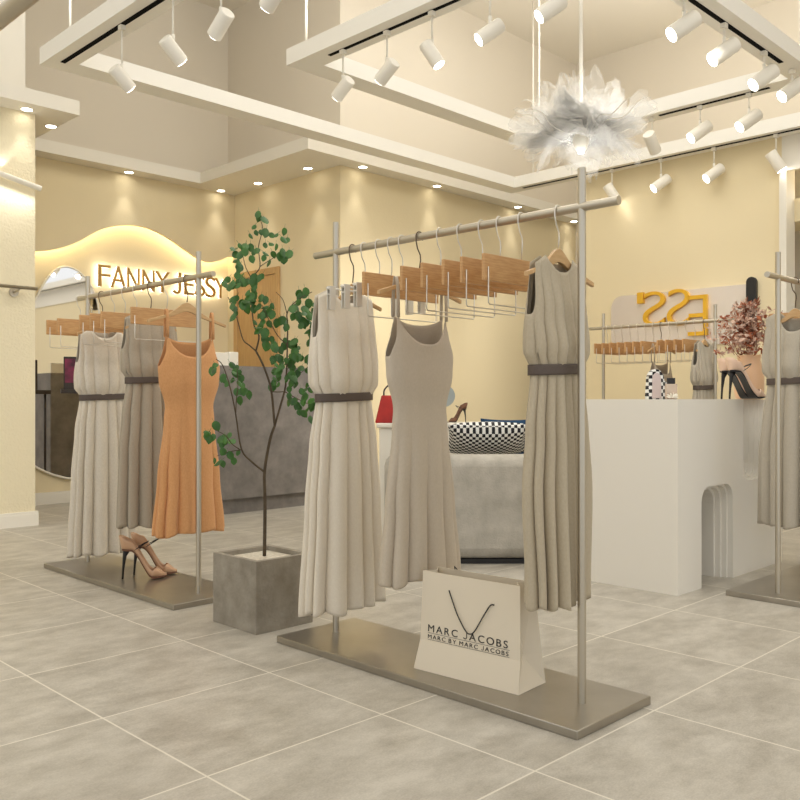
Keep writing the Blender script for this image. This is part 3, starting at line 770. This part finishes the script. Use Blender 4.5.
MB().tube([(tx1 - .01, 2.08, .384), (tx1 - .02, 2.075, .396), (tx1 - .01, 2.07, .384)], .002, 6).obj('handle', 'cord', bg, smooth=True)

# ------------------------------------------------------------------ planter + tree
pt = thing('planter', 'square concrete planter box beside the front rack', 'planter', (2.325, 3.20, 0))
b = MB(); w, l, h = .155, .165, .312
o_ = [(-w, -l), (w, -l), (w, l), (-w, l)]; i_ = [(x * .84, y * .85) for x, y in o_]
vs = [(x, y, 0) for x, y in o_] + [(x, y, h) for x, y in o_] + [(x, y, h) for x, y in i_] + [(x, y, h - .06) for x, y in i_]
fs = [(3, 2, 1, 0)] + [(k, (k + 1) % 4, 4 + (k + 1) % 4, 4 + k) for k in range(4)] + [(4 + k, 4 + (k + 1) % 4, 8 + (k + 1) % 4, 8 + k) for k in range(4)] + [(8 + k, 8 + (k + 1) % 4, 12 + (k + 1) % 4, 12 + k) for k in range(4)] + [(12, 13, 14, 15)]
b.add(vs, fs).obj('box', 'planter', pt, bevel=.002)
MB().box((-w * .84, -l * .85, h - .0599), (w * .84, l * .85, h - .022)).obj('soil', 'soil', pt)
TD = 3.905; rt = random.Random(5)
tr = thing('potted_tree', 'slender branching tree with round green leaves growing from the planter', 'tree', (2.325, 3.20, .29))
org = V(tr.location)
def T(px, py, dd=0.): return rpos(px, TD + dd, py) - org
br = MB()
def branch(pts, r0, r1, d0=0., d1=0.):
    n = len(pts); P = [T(x, y, d0 + (d1 - d0) * i / (n - 1)) for i, (x, y) in enumerate(pts)]
    Q = bez(P, 4); br.tube(Q, [r0 + (r1 - r0) * i / (len(Q) - 1) for i in range(len(Q))], 7)
branch([(264.5, 556), (265, 520), (265, 497), (264.7, 471), (270, 440), (274.8, 425.6)], .0085, .0062)
branch([(264.5, 472), (252, 462), (241.4, 449), (235.7, 414), (230, 387), (222.7, 365.5), (216, 359)], .0048, .0018, 0, -.12)
branch([(235.7, 414), (236.5, 398), (238, 385), (237, 368)], .0028, .0014, -.07, -.14)
branch([(240.6, 450), (232, 444), (226, 436), (216, 430)], .0026, .0014, -.03, -.1)
branch([(240.6, 450), (228, 452), (217, 456)], .0022, .0012, -.03, 0)
branch([(274.8, 425.6), (271.5, 391.5), (267, 375), (261.7, 362), (256, 351)], .0058, .0045, 0, .05)
branch([(256, 351), (249, 345), (243, 339.5), (238, 322), (234, 310), (228, 297)], .0036, .0016, .05, .1)
branch([(256, 351), (259, 336), (254, 325), (252, 304), (253.6, 278), (260, 266.6), (258.5, 247), (262.6, 229), (259.3, 217)], .0042, .0014, .05, .12)
branch([(260, 266.6), (270, 260), (281, 253.6)], .0022, .0012, .1, .2)
branch([(253.6, 282), (246, 268), (243, 256), (240, 246)], .0022, .0012, .1, 0)
branch([(274.8, 425.6), (284.5, 391.5), (286, 380), (287, 360), (287.7, 325), (287, 314), (292, 305), (302, 297), (312, 292)], .005, .0016, 0, -.08)
branch([(286, 380), (299, 374), (309, 366)], .0028, .0014, 0, .1)
branch([(284.5, 391.5), (296, 398), (308, 404)], .0026, .0014, 0, .02)
branch([(287.5, 345), (278, 336), (268, 318), (262, 305)], .0026, .0014, -.03, -.12)
branch([(287, 314), (283, 300), (276, 292)], .002, .0012, -.03, -.1)
branch([(271.5, 391.5), (278, 392), (284.5, 391.5)], .0022, .0022, 0, 0)
br.obj('trunk', 'bark', tr, smooth=True)
CL = [(263, 222, 4), (253, 231, 3), (275, 236, 4), (240, 248, 5), (232, 253, 2), (251, 249, 4), (269, 250, 6), (285, 257, 4), (233, 266, 2), (238, 276, 4), (232, 283, 6), (242, 282, 7), (255, 285, 7), (245, 297, 6), (236, 307, 6), (257, 305, 9), (262, 315, 6), (249, 308, 4), (271, 305, 4), (270, 315, 4), (283, 325, 4), (261, 329, 5), (295, 309, 6), (305, 300, 6), (308, 312, 6), (303, 319, 5), (311, 330, 5), (310, 341, 4), (268, 346, 4), (280, 347, 6), (295, 349, 7), (277, 360, 9), (290, 361, 9), (303, 362, 6), (280, 373, 7), (293, 379, 7), (275, 386, 3), (290, 392, 3), (308, 395, 7), (300, 408, 4), (313, 393, 4), (310, 410, 5), (215, 369, 3), (222, 377, 4), (235, 364, 3), (238, 378, 5), (240, 391, 4), (213, 434, 4), (226, 440, 6), (219, 459, 4), (230, 459, 3), (209, 431, 2)]
lf = MB()
for x, y, n in CL:
    for k in range(int(n * 1.15 + .5)):
        c = T(x + rt.gauss(0, 4.2), y + rt.gauss(0, 4.6), rt.uniform(-.09, .09)); r = rt.uniform(.013, .0235)
        nrm = V((rt.uniform(-1, 1), rt.uniform(-1, 1), rt.uniform(-.4, .9))) + V((-.9, -.9, .2)); nrm.normalize()
        dn = V((rt.uniform(-.6, .6), rt.uniform(-.6, .6), -1)); e1 = (dn - nrm * dn.dot(nrm)).normalized(); e2 = nrm.cross(e1)
        vs = [c + nrm * .002]; m_ = 10
        for q in range(m_):
            a = 2 * PI * q / m_; rr = r * (1 + (.28 if q == 0 else 0)); vs.append(c + e1 * rr * math.cos(a) + e2 * rr * .88 * math.sin(a) - nrm * .004 * abs(math.sin(a)))
        fs = [(0, 1 + q, 1 + (q + 1) % m_) for q in range(m_)]
        lf.add(vs, fs); lf.tube([c - e1 * r * .8, c - e1 * (r + .016)], .0007, 4)
lf.obj('foliage', 'leaf', tr, smooth=True, fix=False)

# ------------------------------------------------------------------ grey concrete desk
ds = thing('reception_desk', 'dark grey concrete reception desk behind the potted tree', 'desk')
MB().box((4.05, 6.40, .13), (5.50, 6.95, 1.29)).obj('front_panel', 'concrete', ds, bevel=.002)
MB().box((4.05,6.40,1.2905),(5.5,6.95,1.30)).obj('worktop', 'concrete', ds)
MB().box((4.08, 6.44, 0), (5.50, 6.93, .13)).obj('plinth', 'black', ds)
for o in kids(ds):
    if o.name.startswith('plinth'): o.data.materials[0] = M['concrete']
pos = thing('cash_register', 'pale cash register screen housing on top of the grey desk', 'register', (4.36, 6.62, 1.30))
MB().box((-.17, -.01, .0), (.15, .01, .125)).obj('screen_panel', 'white', pos, bevel=.004)
MB().box((.06, -.03, 0), (.16, .05, .135)).obj('housing', 'white', pos, bevel=.008)
# dark poster display
pp = rpos(70, 8.0, z=0)
kd = thing('poster_display', 'small dark framed display with magenta picture on a stand in front of the pebble mirror', 'display', pp, math.radians(-20))
MB().box((-.055, -.012, 1.10), (.055, .012, 1.40)).obj('frame', 'dark', kd, bevel=.004)
MB().box((-.045, -.014, 1.16), (.045, -.0121, 1.38)).obj('picture', 'screen', kd)
MB().box((-.08, -.05, 1.06), (.19, .05, 1.10)).obj('shelf', 'dark', kd, bevel=.004)
MB().tube([(.16, 0, 0.015), (.16, 0, 1.06)], .012, 12).obj('stand_pole', 'dark', kd, smooth=True)
MB().lathe([(.12, 0), (.12, .015), (.02, .016)], (.16, 0, 0)).obj('stand_base', 'dark', kd)

# ------------------------------------------------------------------ white sculptural counter
ZK = 1.004
cn = thing('display_counter', 'cream plaster counter with stepped arch openings at the right', 'counter')
CX0, CX1, CY0, CY1 = 4.125, 5.46, 2.12, 2.72
NX0, NX1, NZ = 4.385, 4.765, .535       # lower arch
UX0 = 4.905; UX1 = 5.19; UZ = .535      # upper notch
def archpts(xa, xb, zt, r, n=8, flip=False):
    P = []
    for k in range(n + 1): a = PI - k / n * PI / 2; P.append((xa + r + r * math.cos(a), zt - r + r * math.sin(a)))
    for k in range(n + 1): a = PI / 2 - k / n * PI / 2; P.append((xb - r + r * math.cos(a), zt - r + r * math.sin(a)))
    return P
# body pieces around the openings; cross-section polygon in X-Z, layered in depth (Y) with the openings shrinking
def layer(y0_, y1_, inset):
    xa, xb = NX0 + inset * .2, NX1 - inset; zt = NZ - inset * .8
    ua, ub, uz = UX0 + inset * .3, UX1 - inset * .2, UZ + inset * .5
    A_ = archpts(xa, xb, zt, .085)
    U = [(ub, ZK)]
    r = .075
    for k in range(9): a = 0 - k / 8 * PI / 2; U.append((ub - r + r * math.cos(a), uz + r + r * math.sin(a)))
    for k in range(9): a = -PI / 2 - k / 8 * PI / 2; U.append((ua + r + r * math.cos(a), uz + r + r * math.sin(a)))
    U.append((ua, ZK))
    # left pier | over-arch | etc as convex-ish strips; use bmesh triangulation of ngon
    poly = [(CX0, 0), (xa, 0)] + A_ + [(xb, 0), (CX1, 0), (CX1, ZK)] + U + [(CX0, ZK)]
    return MB().prism(poly, lambda u, v_, t: (u, t, v_), y0_, y1_)
dep = [0, .03, .06, .09]
for k in range(4):
    y0_ = CY0 + dep[k]; y1_ = CY0 + (dep[k + 1] if k < 3 else .46)
    o = layer(y0_, y1_, k * .015).obj('body' if k == 0 else 'inner_step', 'counter', cn)
    mm = o.modifiers.new('tri', 'TRIANGULATE')
MB().box((CX0, CY0 + .4601, 0), (CX1, CY1, ZK)).obj('back_panel', 'counter', cn)
MB().box((UX0 - .01, CY0 + .13, UZ - .01), (UX1 + .02, CY0 + .4595, ZK - .002)).obj('niche_back', 'innerwhite', cn)
area((8.0, 1.8, 2.9), .3, 1.5, 14, NEU)  # added fill light brightening the passage at the right, no fixture

# items on the counter
p = (4.80, 2.35)
vs_ = thing('vase', 'peach ribbed vase full of dried flowers on the cream counter', 'vase', (5.10 - .05, 2.40 + .02, ZK))
vs_.location = rpos(749, 5.22, z=ZK)
vprof = [(.045, 0), (.076, .004), (.086, .05), (.086, .14), (.074, .20), (.064, .235), (.070, .265), (.066, .266), (.052, .24), (.05, .1), (.01, .02)]
MB().lathe(vprof, n=48).obj('vessel', 'vase', vs_, smooth='auto')
rf = random.Random(9)
fl1, fl2, stem = MB(), MB(), MB()
for k in range(420):
    th = rf.uniform(0, 6.28); rad = abs(rf.gauss(0, .085)); z = rf.uniform(.27, .52) + (.06 if rad < .07 else 0); c = V((rad * math.cos(th) * 1.35 - .03, rad * math.sin(th), z))
    tgt = fl1 if rf.random() < .72 else fl2
    for q in range(rf.randint(3, 6)):
        dd = V((rf.gauss(0, 1), rf.gauss(0, 1), rf.gauss(.4, 1))).normalized(); side = dd.orthogonal().normalized(); L_ = rf.uniform(.022, .048); w_ = L_ * .26
        tgt.add([c, c + dd * L_ * .5 + side * w_, c + dd * L_, c + dd * L_ * .5 - side * w_], [(0, 1, 2, 3)])
    if k % 16 == 0: stem.tube([(0, 0, .12), V((c.x * .3, c.y * .3, .24)), c], .0012, 4)
fl1.obj('foliage', 'dry1', vs_, fix=False); fl2.obj('foliage', 'dry2', vs_, fix=False); stem.obj('stems', 'dry2', vs_)  # both meshes are dried flower petals, not leaves
rz2 = math.radians(-122)
sp = rpos(729, 4.84, z=ZK + .0)
shoe('blush pink stiletto pump with black heel on the cream counter, nearer of the pair', 'pink_leather', 'black', True, (sp.x, sp.y, ZK + .001), rz2, 1.18, 'blush heels on the counter')
sp = rpos(721, 4.96, z=ZK)
shoe('blush pink stiletto pump with black heel on the cream counter, farther of the pair', 'pink_leather', 'black', False, (sp.x, sp.y, ZK + .001), rz2, 1.18, 'blush heels on the counter')
# houndstooth pouch
hb = thing('handbag', 'black and white patterned arch shaped handbag on the cream counter', 'bag', rpos(655, 4.92, z=ZK), -PI / 4)
b = MB(); n = 20
pol = [(-.052, 0)] + [(-.045 * math.cos(PI * k / n) * 1.0, .115 + .055 * math.sin(PI * k / n)) for k in range(n + 1)] + [(.060, 0)]
b.prism(pol, lambda u, v_, t: (u, t, v_), -.03, .03).obj('bag_body', 'hound', hb, bevel=.008)
MB().prism([(-.026, .006)] + [(-.024 * math.cos(PI * k / n), .115 + .035 * math.sin(PI * k / n)) for k in range(n + 1)] + [(.026, .006)], lambda u, v_, t: (u, t, v_), -.034, -.0301).obj('front_panel', mat('bag_panel', s2l(206, 190, 186), .6), hb)
MB().tube(bez([(.05, 0, .10), (.075, 0, .085), (.085, 0, .06), (.07, 0, .05)], 4), .006, 8).obj('side_bow', 'hound', hb, smooth=True)
pf = thing('perfume_bottle', 'small perfume bottle with black cap and paper flower on the cream counter', 'bottle', rpos(671, 4.80, z=ZK), -PI / 4)
MB().box((-.032, -.015, 0), (.032, .015, .085)).obj('bottle', 'perfume', pf, bevel=.006)
MB().box((-.020, -.014, .0855), (.020, .014, .118)).obj('cap', 'black', pf, bevel=.003)
b = MB()
for k in range(14):
    a = k * 2.4; dd = V((math.cos(a), math.sin(a) * .5, .5 + .4 * math.sin(k))).normalized(); c = V((0, 0, .018)); sd = dd.orthogonal().normalized()
    b.add([c + V((0, -.022, -.01)), c + dd * .02 + sd * .009 + V((0, -.022, -.01)), c + dd * .036 + V((0, -.022, -.01)), c + dd * .02 - sd * .009 + V((0, -.022, -.01))], [(0, 1, 2, 3)])
b.obj('paper_flower', 'white', pf, fix=False)

# ------------------------------------------------------------------ rounded mirror on the right wall; raised letters model its reflected sign
mw = thing('wall_mirror', 'rounded rectangular hazy mirror with reversed gold letters imitating a reflection on the right cream wall', 'mirror')
def onX(px, py, X):
    t = (px - 400) / 866; d = X * SQ / (1 + t); return (d * (1 - t) / SQ, 1 - (py - 400) * d / 866)
ya, zt2 = onX(611, 297, XD - .02); yb, _ = onX(757, 282, XD - .02); zl = onX(615, 349, XD - .02)[1]
r = .12; P = []
for cxx, czz, a0 in ((ya - r, zt2 - r, 0), (yb + r, zt2 - r, 1), (yb + r, zl + r, 2), (ya - r, zl + r, 3)):
    for k in range(9):
        a = (a0 + k / 8) * PI / 2; P.append((cxx + r * math.cos(a), czz + r * math.sin(a)))
MB().prism(P, lambda u, v_, t: (t, u, v_), XD - .02, XD - .001).obj('glass', 'hazemirror', mw)
def reflected_letter(c, pxl, pxr, pyt, pyb):
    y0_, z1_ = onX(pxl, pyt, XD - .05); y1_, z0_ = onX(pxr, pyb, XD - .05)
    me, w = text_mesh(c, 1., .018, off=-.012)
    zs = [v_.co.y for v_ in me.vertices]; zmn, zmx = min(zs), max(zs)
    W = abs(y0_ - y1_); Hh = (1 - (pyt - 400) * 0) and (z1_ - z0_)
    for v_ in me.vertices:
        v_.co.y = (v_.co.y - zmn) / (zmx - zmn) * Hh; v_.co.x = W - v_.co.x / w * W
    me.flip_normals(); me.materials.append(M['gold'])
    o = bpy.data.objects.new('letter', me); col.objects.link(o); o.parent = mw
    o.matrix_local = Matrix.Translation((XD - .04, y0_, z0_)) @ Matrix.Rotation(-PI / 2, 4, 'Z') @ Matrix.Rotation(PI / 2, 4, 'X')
reflected_letter('S', 643, 665, 292.5, 325); reflected_letter('S', 667, 689.5, 290, 324.5); reflected_letter('E', 688, 707, 296, 335)
MB().box((XD - .06, onX(646, 0, XD)[0], onX(643, 304, XD)[1]), (XD - .021, onX(640, 0, XD)[0], onX(643, 293, XD)[1])).obj('reflected_letter_fragment', 'gold', mw)
yk, zk1 = onX(752, 277, XD - .03); zk0 = onX(752, 312, XD - .03)[1]
rr = .045; P = [(yk + rr * math.cos(PI * k / 12), zk1 - rr + rr * math.sin(PI * k / 12)) for k in range(13)] + [(yk + rr * math.cos(PI + PI * k / 12), zk0 + .01 + .01 * math.sin(PI + PI * k / 12)) for k in range(13)]
tag(MB().prism(P, lambda u, v_, t: (t, u, v_), XD - .05, XD - .0202).obj('wall_plaque', 'black', None), 'tall black arch shaped plaque at the right end of the hazy mirror', 'plaque')

# ------------------------------------------------------------------ sofa and cushions
RS = -PI / 4
sf = thing('sofa', 'grey upholstered sofa seen from behind between the hanging dresses', 'sofa', rpos(470, 5.25, z=0), RS)
def rounded_block(x0, x1, y0, y1, z0, z1, r): return MB().box((x0, y0, z0), (x1, y1, z1))
sf_b = rounded_block(-.52, .55, 0, .20, .03, .665, .06).obj('backrest', 'sofa', sf, bevel=.07)
MB().box((-.52, .21, .03), (.55, .72, .42)).obj('seat', 'sofa', sf, bevel=.05)
MB().box((-.48, .04, 0), (.51, .68, .03)).obj('plinth', 'black', sf)
def cushion(name, label, m, loc, rz, w, h, t, tilt):
    n = 18; vs = []; fs = []
    for side in (-1, 1):
        for i in range(n + 1):
            for j in range(n + 1):
                u = -1 + 2 * i / n; v_ = -1 + 2 * j / n
                th = t * (max(0, (1 - u * u)) * max(0, (1 - v_ * v_))) ** .42
                pin = 1 - .08 * (1 - abs(v_)) * 0
                x = u * w / 2 * (1 - .07 * (1 - v_ * v_)); z = v_ * h / 2 * (1 - .07 * (1 - u * u))
                vs.append((x, side * th / 2, z))
    off = (n + 1) ** 2
    for s in (0, 1):
        for i in range(n):
            for j in range(n):
                a = s * off + i * (n + 1) + j; q = (a, a + 1, a + n + 2, a + n + 1); fs.append(q if s else q[::-1])
    o = MB().add(vs, fs).obj(name, m, None, smooth=True)
    o.location = loc; o.rotation_euler = (tilt, 0, rz); tag(o, label, 'cushion'); return o
cp = rpos(487, 5.55, z=.665)
cushion('cushion', 'black and white houndstooth cushion lying over the sofa back', 'hound', (cp.x, cp.y, .752), RS, .52, .34, .16, math.radians(58))
cp = rpos(509, 5.95, z=.6)
cushion('cushion', 'dark blue cushion behind the houndstooth one', 'blue', (cp.x, cp.y, .70), RS, .40, .36, .14, math.radians(14))
# white display table behind
tb = thing('display_table', 'white block display table behind the sofa and the taupe dress', 'table', rpos(430, 6.55, z=0), RS)
MB().box((-.40, -.2, .795), (.50, .25, .83)).obj('tabletop', 'white', tb, bevel=.01)
MB().box((-.38, -.18, 0), (.48, .23, .795)).obj('pedestal', 'white', tb, bevel=.01)
ZT = .8305
rb = thing('handbag', 'red leather handbag with looped handle on the white table beside the ivory dress', 'bag', rpos(390, 6.42, z=ZT), RS); rb.scale = (1.15, 1.15, 1.2)
v = [(-.095, -.05, 0), (.095, -.05, 0), (.095, .05, 0), (-.095, .05, 0), (-.055, -.02, .17), (.055, -.02, .17), (.055, .02, .17), (-.055, .02, .17)]
MB().add(v, [(3, 2, 1, 0), (4, 5, 6, 7), (0, 1, 5, 4), (1, 2, 6, 5), (2, 3, 7, 6), (3, 0, 4, 7)]).obj('bag_body', 'red', rb, bevel=.008)
MB().tube(bez([(-.04, 0, .168), (-.035, 0, .205), (0, 0, .235), (.035, 0, .205), (.04, 0, .168)], 6), .005, 8).obj('handle', 'cord', rb, smooth=True)
tm = thing('table_mirror', 'small grey oval table mirror on the white table beside the taupe dress', 'mirror', rpos(443, 6.5, z=ZT), RS)
MB().prism([(.09 * math.cos(2 * PI * k / 40), .20 + .085 * math.sin(2 * PI * k / 40)) for k in range(40)], lambda u, v_, t: (u, t, v_), -.006, .006).obj('mirror_disc', 'greyglass', tm)
MB().tube([(0, 0, .008), (0, 0, .117)], .006, 10).obj('stem', 'metal', tm, smooth=True)
MB().lathe([(.05, 0), (.05, .008), (.01, .010)]).obj('foot', 'metal', tm)
sp = rpos(466, 6.5, z=ZT)
shoe('dark brown heeled shoe on the white table above the houndstooth cushion', 'insole', 'black', True, (sp.x, sp.y, ZT + .001), math.radians(70), .75)
def sprig(name, label, loc, h, n, spread, seed, potr=.05, poth=.07):
    r = random.Random(seed); t = thing(name, label, 'plant', loc)
    MB().lathe([(potr * .8, 0), (potr, poth), (potr * .9, poth), (potr * .85, poth * .8), (.002, poth * .8)]).obj('pot', 'white', t, smooth='auto')
    s = MB(); l = MB()
    for k in range(n):
        a = r.uniform(0, 6.28); tip = V((spread * math.cos(a) * r.random(), spread * math.sin(a) * r.random(), poth + h * r.uniform(.4, 1)))
        P = bez([(0, 0, poth * .7), (tip.x * .3, tip.y * .3, (tip.z + poth) / 2), tip], 4); s.tube(P, .0015, 5)
        for q in P[3:]:
            for _ in range(2):
                d = V((r.gauss(0, 1), r.gauss(0, 1), r.gauss(.2, .6))).normalized(); w = d.orthogonal().normalized(); L_ = r.uniform(.02, .04)
                l.add([q, q + d * L_ * .5 + w * L_ * .3, q + d * L_, q + d * L_ * .5 - w * L_ * .3], [(0, 1, 2, 3)])
    s.obj('stems', 'bark', t); l.obj('foliage', 'leaf', t, fix=False); return t
sprig('potted_plant', 'small leafy plant just left of the khaki dress, behind the blue cushion', rpos(514, 6.52, z=0) , .10, 9, .09, 3)
bp_ = [o for o in col.objects if o.name.startswith('potted_plant')][-1]; bp_.location = rpos(508, 6.95, z=0)
# stand it on a slim white plinth
pd = tag(MB().box((-.09, -.09, 0), (.09, .09, .60)).obj('plinth', 'white', None, bevel=.004), 'slim white plinth under the small plant behind the sofa', 'plinth'); pd.location = bp_.location.copy(); pd.location.z = 0; pd.rotation_euler = (0, 0, RS); bp_.location.z = .6005
sprig('potted_plant', 'tall green plant in front of the pale window beyond the right wall', V((8.42, 5.50, 0)), 1.15, 16, .22, 8, .16, .32)

# ------------------------------------------------------------------ feather chandelier
chd = thing('chandelier', 'cloud of white gauzy petals hanging as a chandelier in the inner ceiling frame', 'chandelier', rpos(581, 5.5, 128))
MB().tube([(0, 0, .05), (0, 0, ZC - chd.location.z)], .012, 12).obj('rod', 'white', chd, smooth=True)
MB().lathe([(.02, .05), (.05, .0), (.05, -.1), (.02, -.16)]).obj('lamp_socket', 'white', chd, smooth='auto')
MB().lathe([(.002, -.08), (.04, -.10), (.045, -.16), (.03, -.20), (.002, -.21)], (0, 0, .13), n=20).obj('bulb', mat('bulb_glow', (1, 1, 1), emit=(1, .95, .85), estr=3), chd, smooth=True)
rc = random.Random(12); pm = MB()
for k in range(84):
    th = rc.uniform(0, 2 * PI); el = rc.uniform(-.5, .55); 
    Lp = rc.uniform(.25, .37); wp = rc.uniform(.09, .15)
    d0 = V((math.cos(th) * math.cos(el), math.sin(th) * math.cos(el), math.sin(el)))
    side = V((-math.sin(th), math.cos(th), 0)); upn = d0.cross(side).normalized()
    base = d0 * .04; nU, nV = 14, 10; vs = []
    p1, p2, cu = rc.uniform(0, 6.28), rc.uniform(0, 6.28), rc.uniform(-.25, .25)
    for i in range(nU + 1):
        u = i / nU
        wv_ = wp * (math.sin(PI * min(1, u * .9 + .06)) ** .7 + .05)
        for j in range(nV + 1):
            v_ = -1 + 2 * j / nV
            tip = 1 + (.12 * math.sin(7 * v_ + p1) if u > .8 else 0)
            p = base + d0 * (Lp * u * tip) + side * (wv_ * v_) + upn * (cu * u * u + .045 * math.sin(5 * v_ + p1 + 3 * u) * u + .03 * math.sin(9 * u + p2 + v_ * 2))
            vs.append(p)
    pm.add(vs, [(i * (nV + 1) + j, i * (nV + 1) + j + 1, (i + 1) * (nV + 1) + j + 1, (i + 1) * (nV + 1) + j) for i in range(nU) for j in range(nV)])
pm.v = [(x, y, z * .76 - .02) for x, y, z in pm.v]
pm.obj('petals', 'gauze', chd, smooth=True, fix=False)
wr_ = MB()
for k in range(9):
    th = rc.uniform(0, 2 * PI); P = [V((math.cos(th), math.sin(th), 0)) * (.1 + .38 * u) + V((rc.uniform(-.02, .02), rc.uniform(-.02, .02), -.05 + .1 * u + rc.uniform(-.03, .03))) for u in (0, .35, .6, .85, 1.)]
    wr_.tube(bez(P, 4), .0025, 5)
wr_.obj('twigs', 'white', chd, smooth=True)
pl_ = bpy.data.lights.new('chandelier_light', 'POINT'); pl_.energy = 3.5; pl_.color = NEU; pl_.shadow_soft_size = .08
po = bpy.data.objects.new('chandelier_light', pl_); col.objects.link(po); pq = bpy.data.objects.new('chandelier_light', pl_); col.objects.link(pq); pq.location = chd.location + V((0.02, -.02, .09)); po.location = chd.location + V((0, 0, -.17))

# ------------------------------------------------------------------ camera
cam = bpy.data.cameras.new('camera'); co = bpy.data.objects.new('camera', cam); col.objects.link(co)
co.location = (0, 0, 1.0); co.rotation_euler = (PI / 2, 0, -PI / 4); cam.sensor_width = 36; cam.lens = 36 * 866 / 800; cam.clip_start = .02
sc.camera = co
vs__ = sc.view_settings; vs__.view_transform = 'Standard'; vs__.look = 'None'; vs__.gamma = 1; vs__.use_curve_mapping = False; vs__.exposure = -0.02
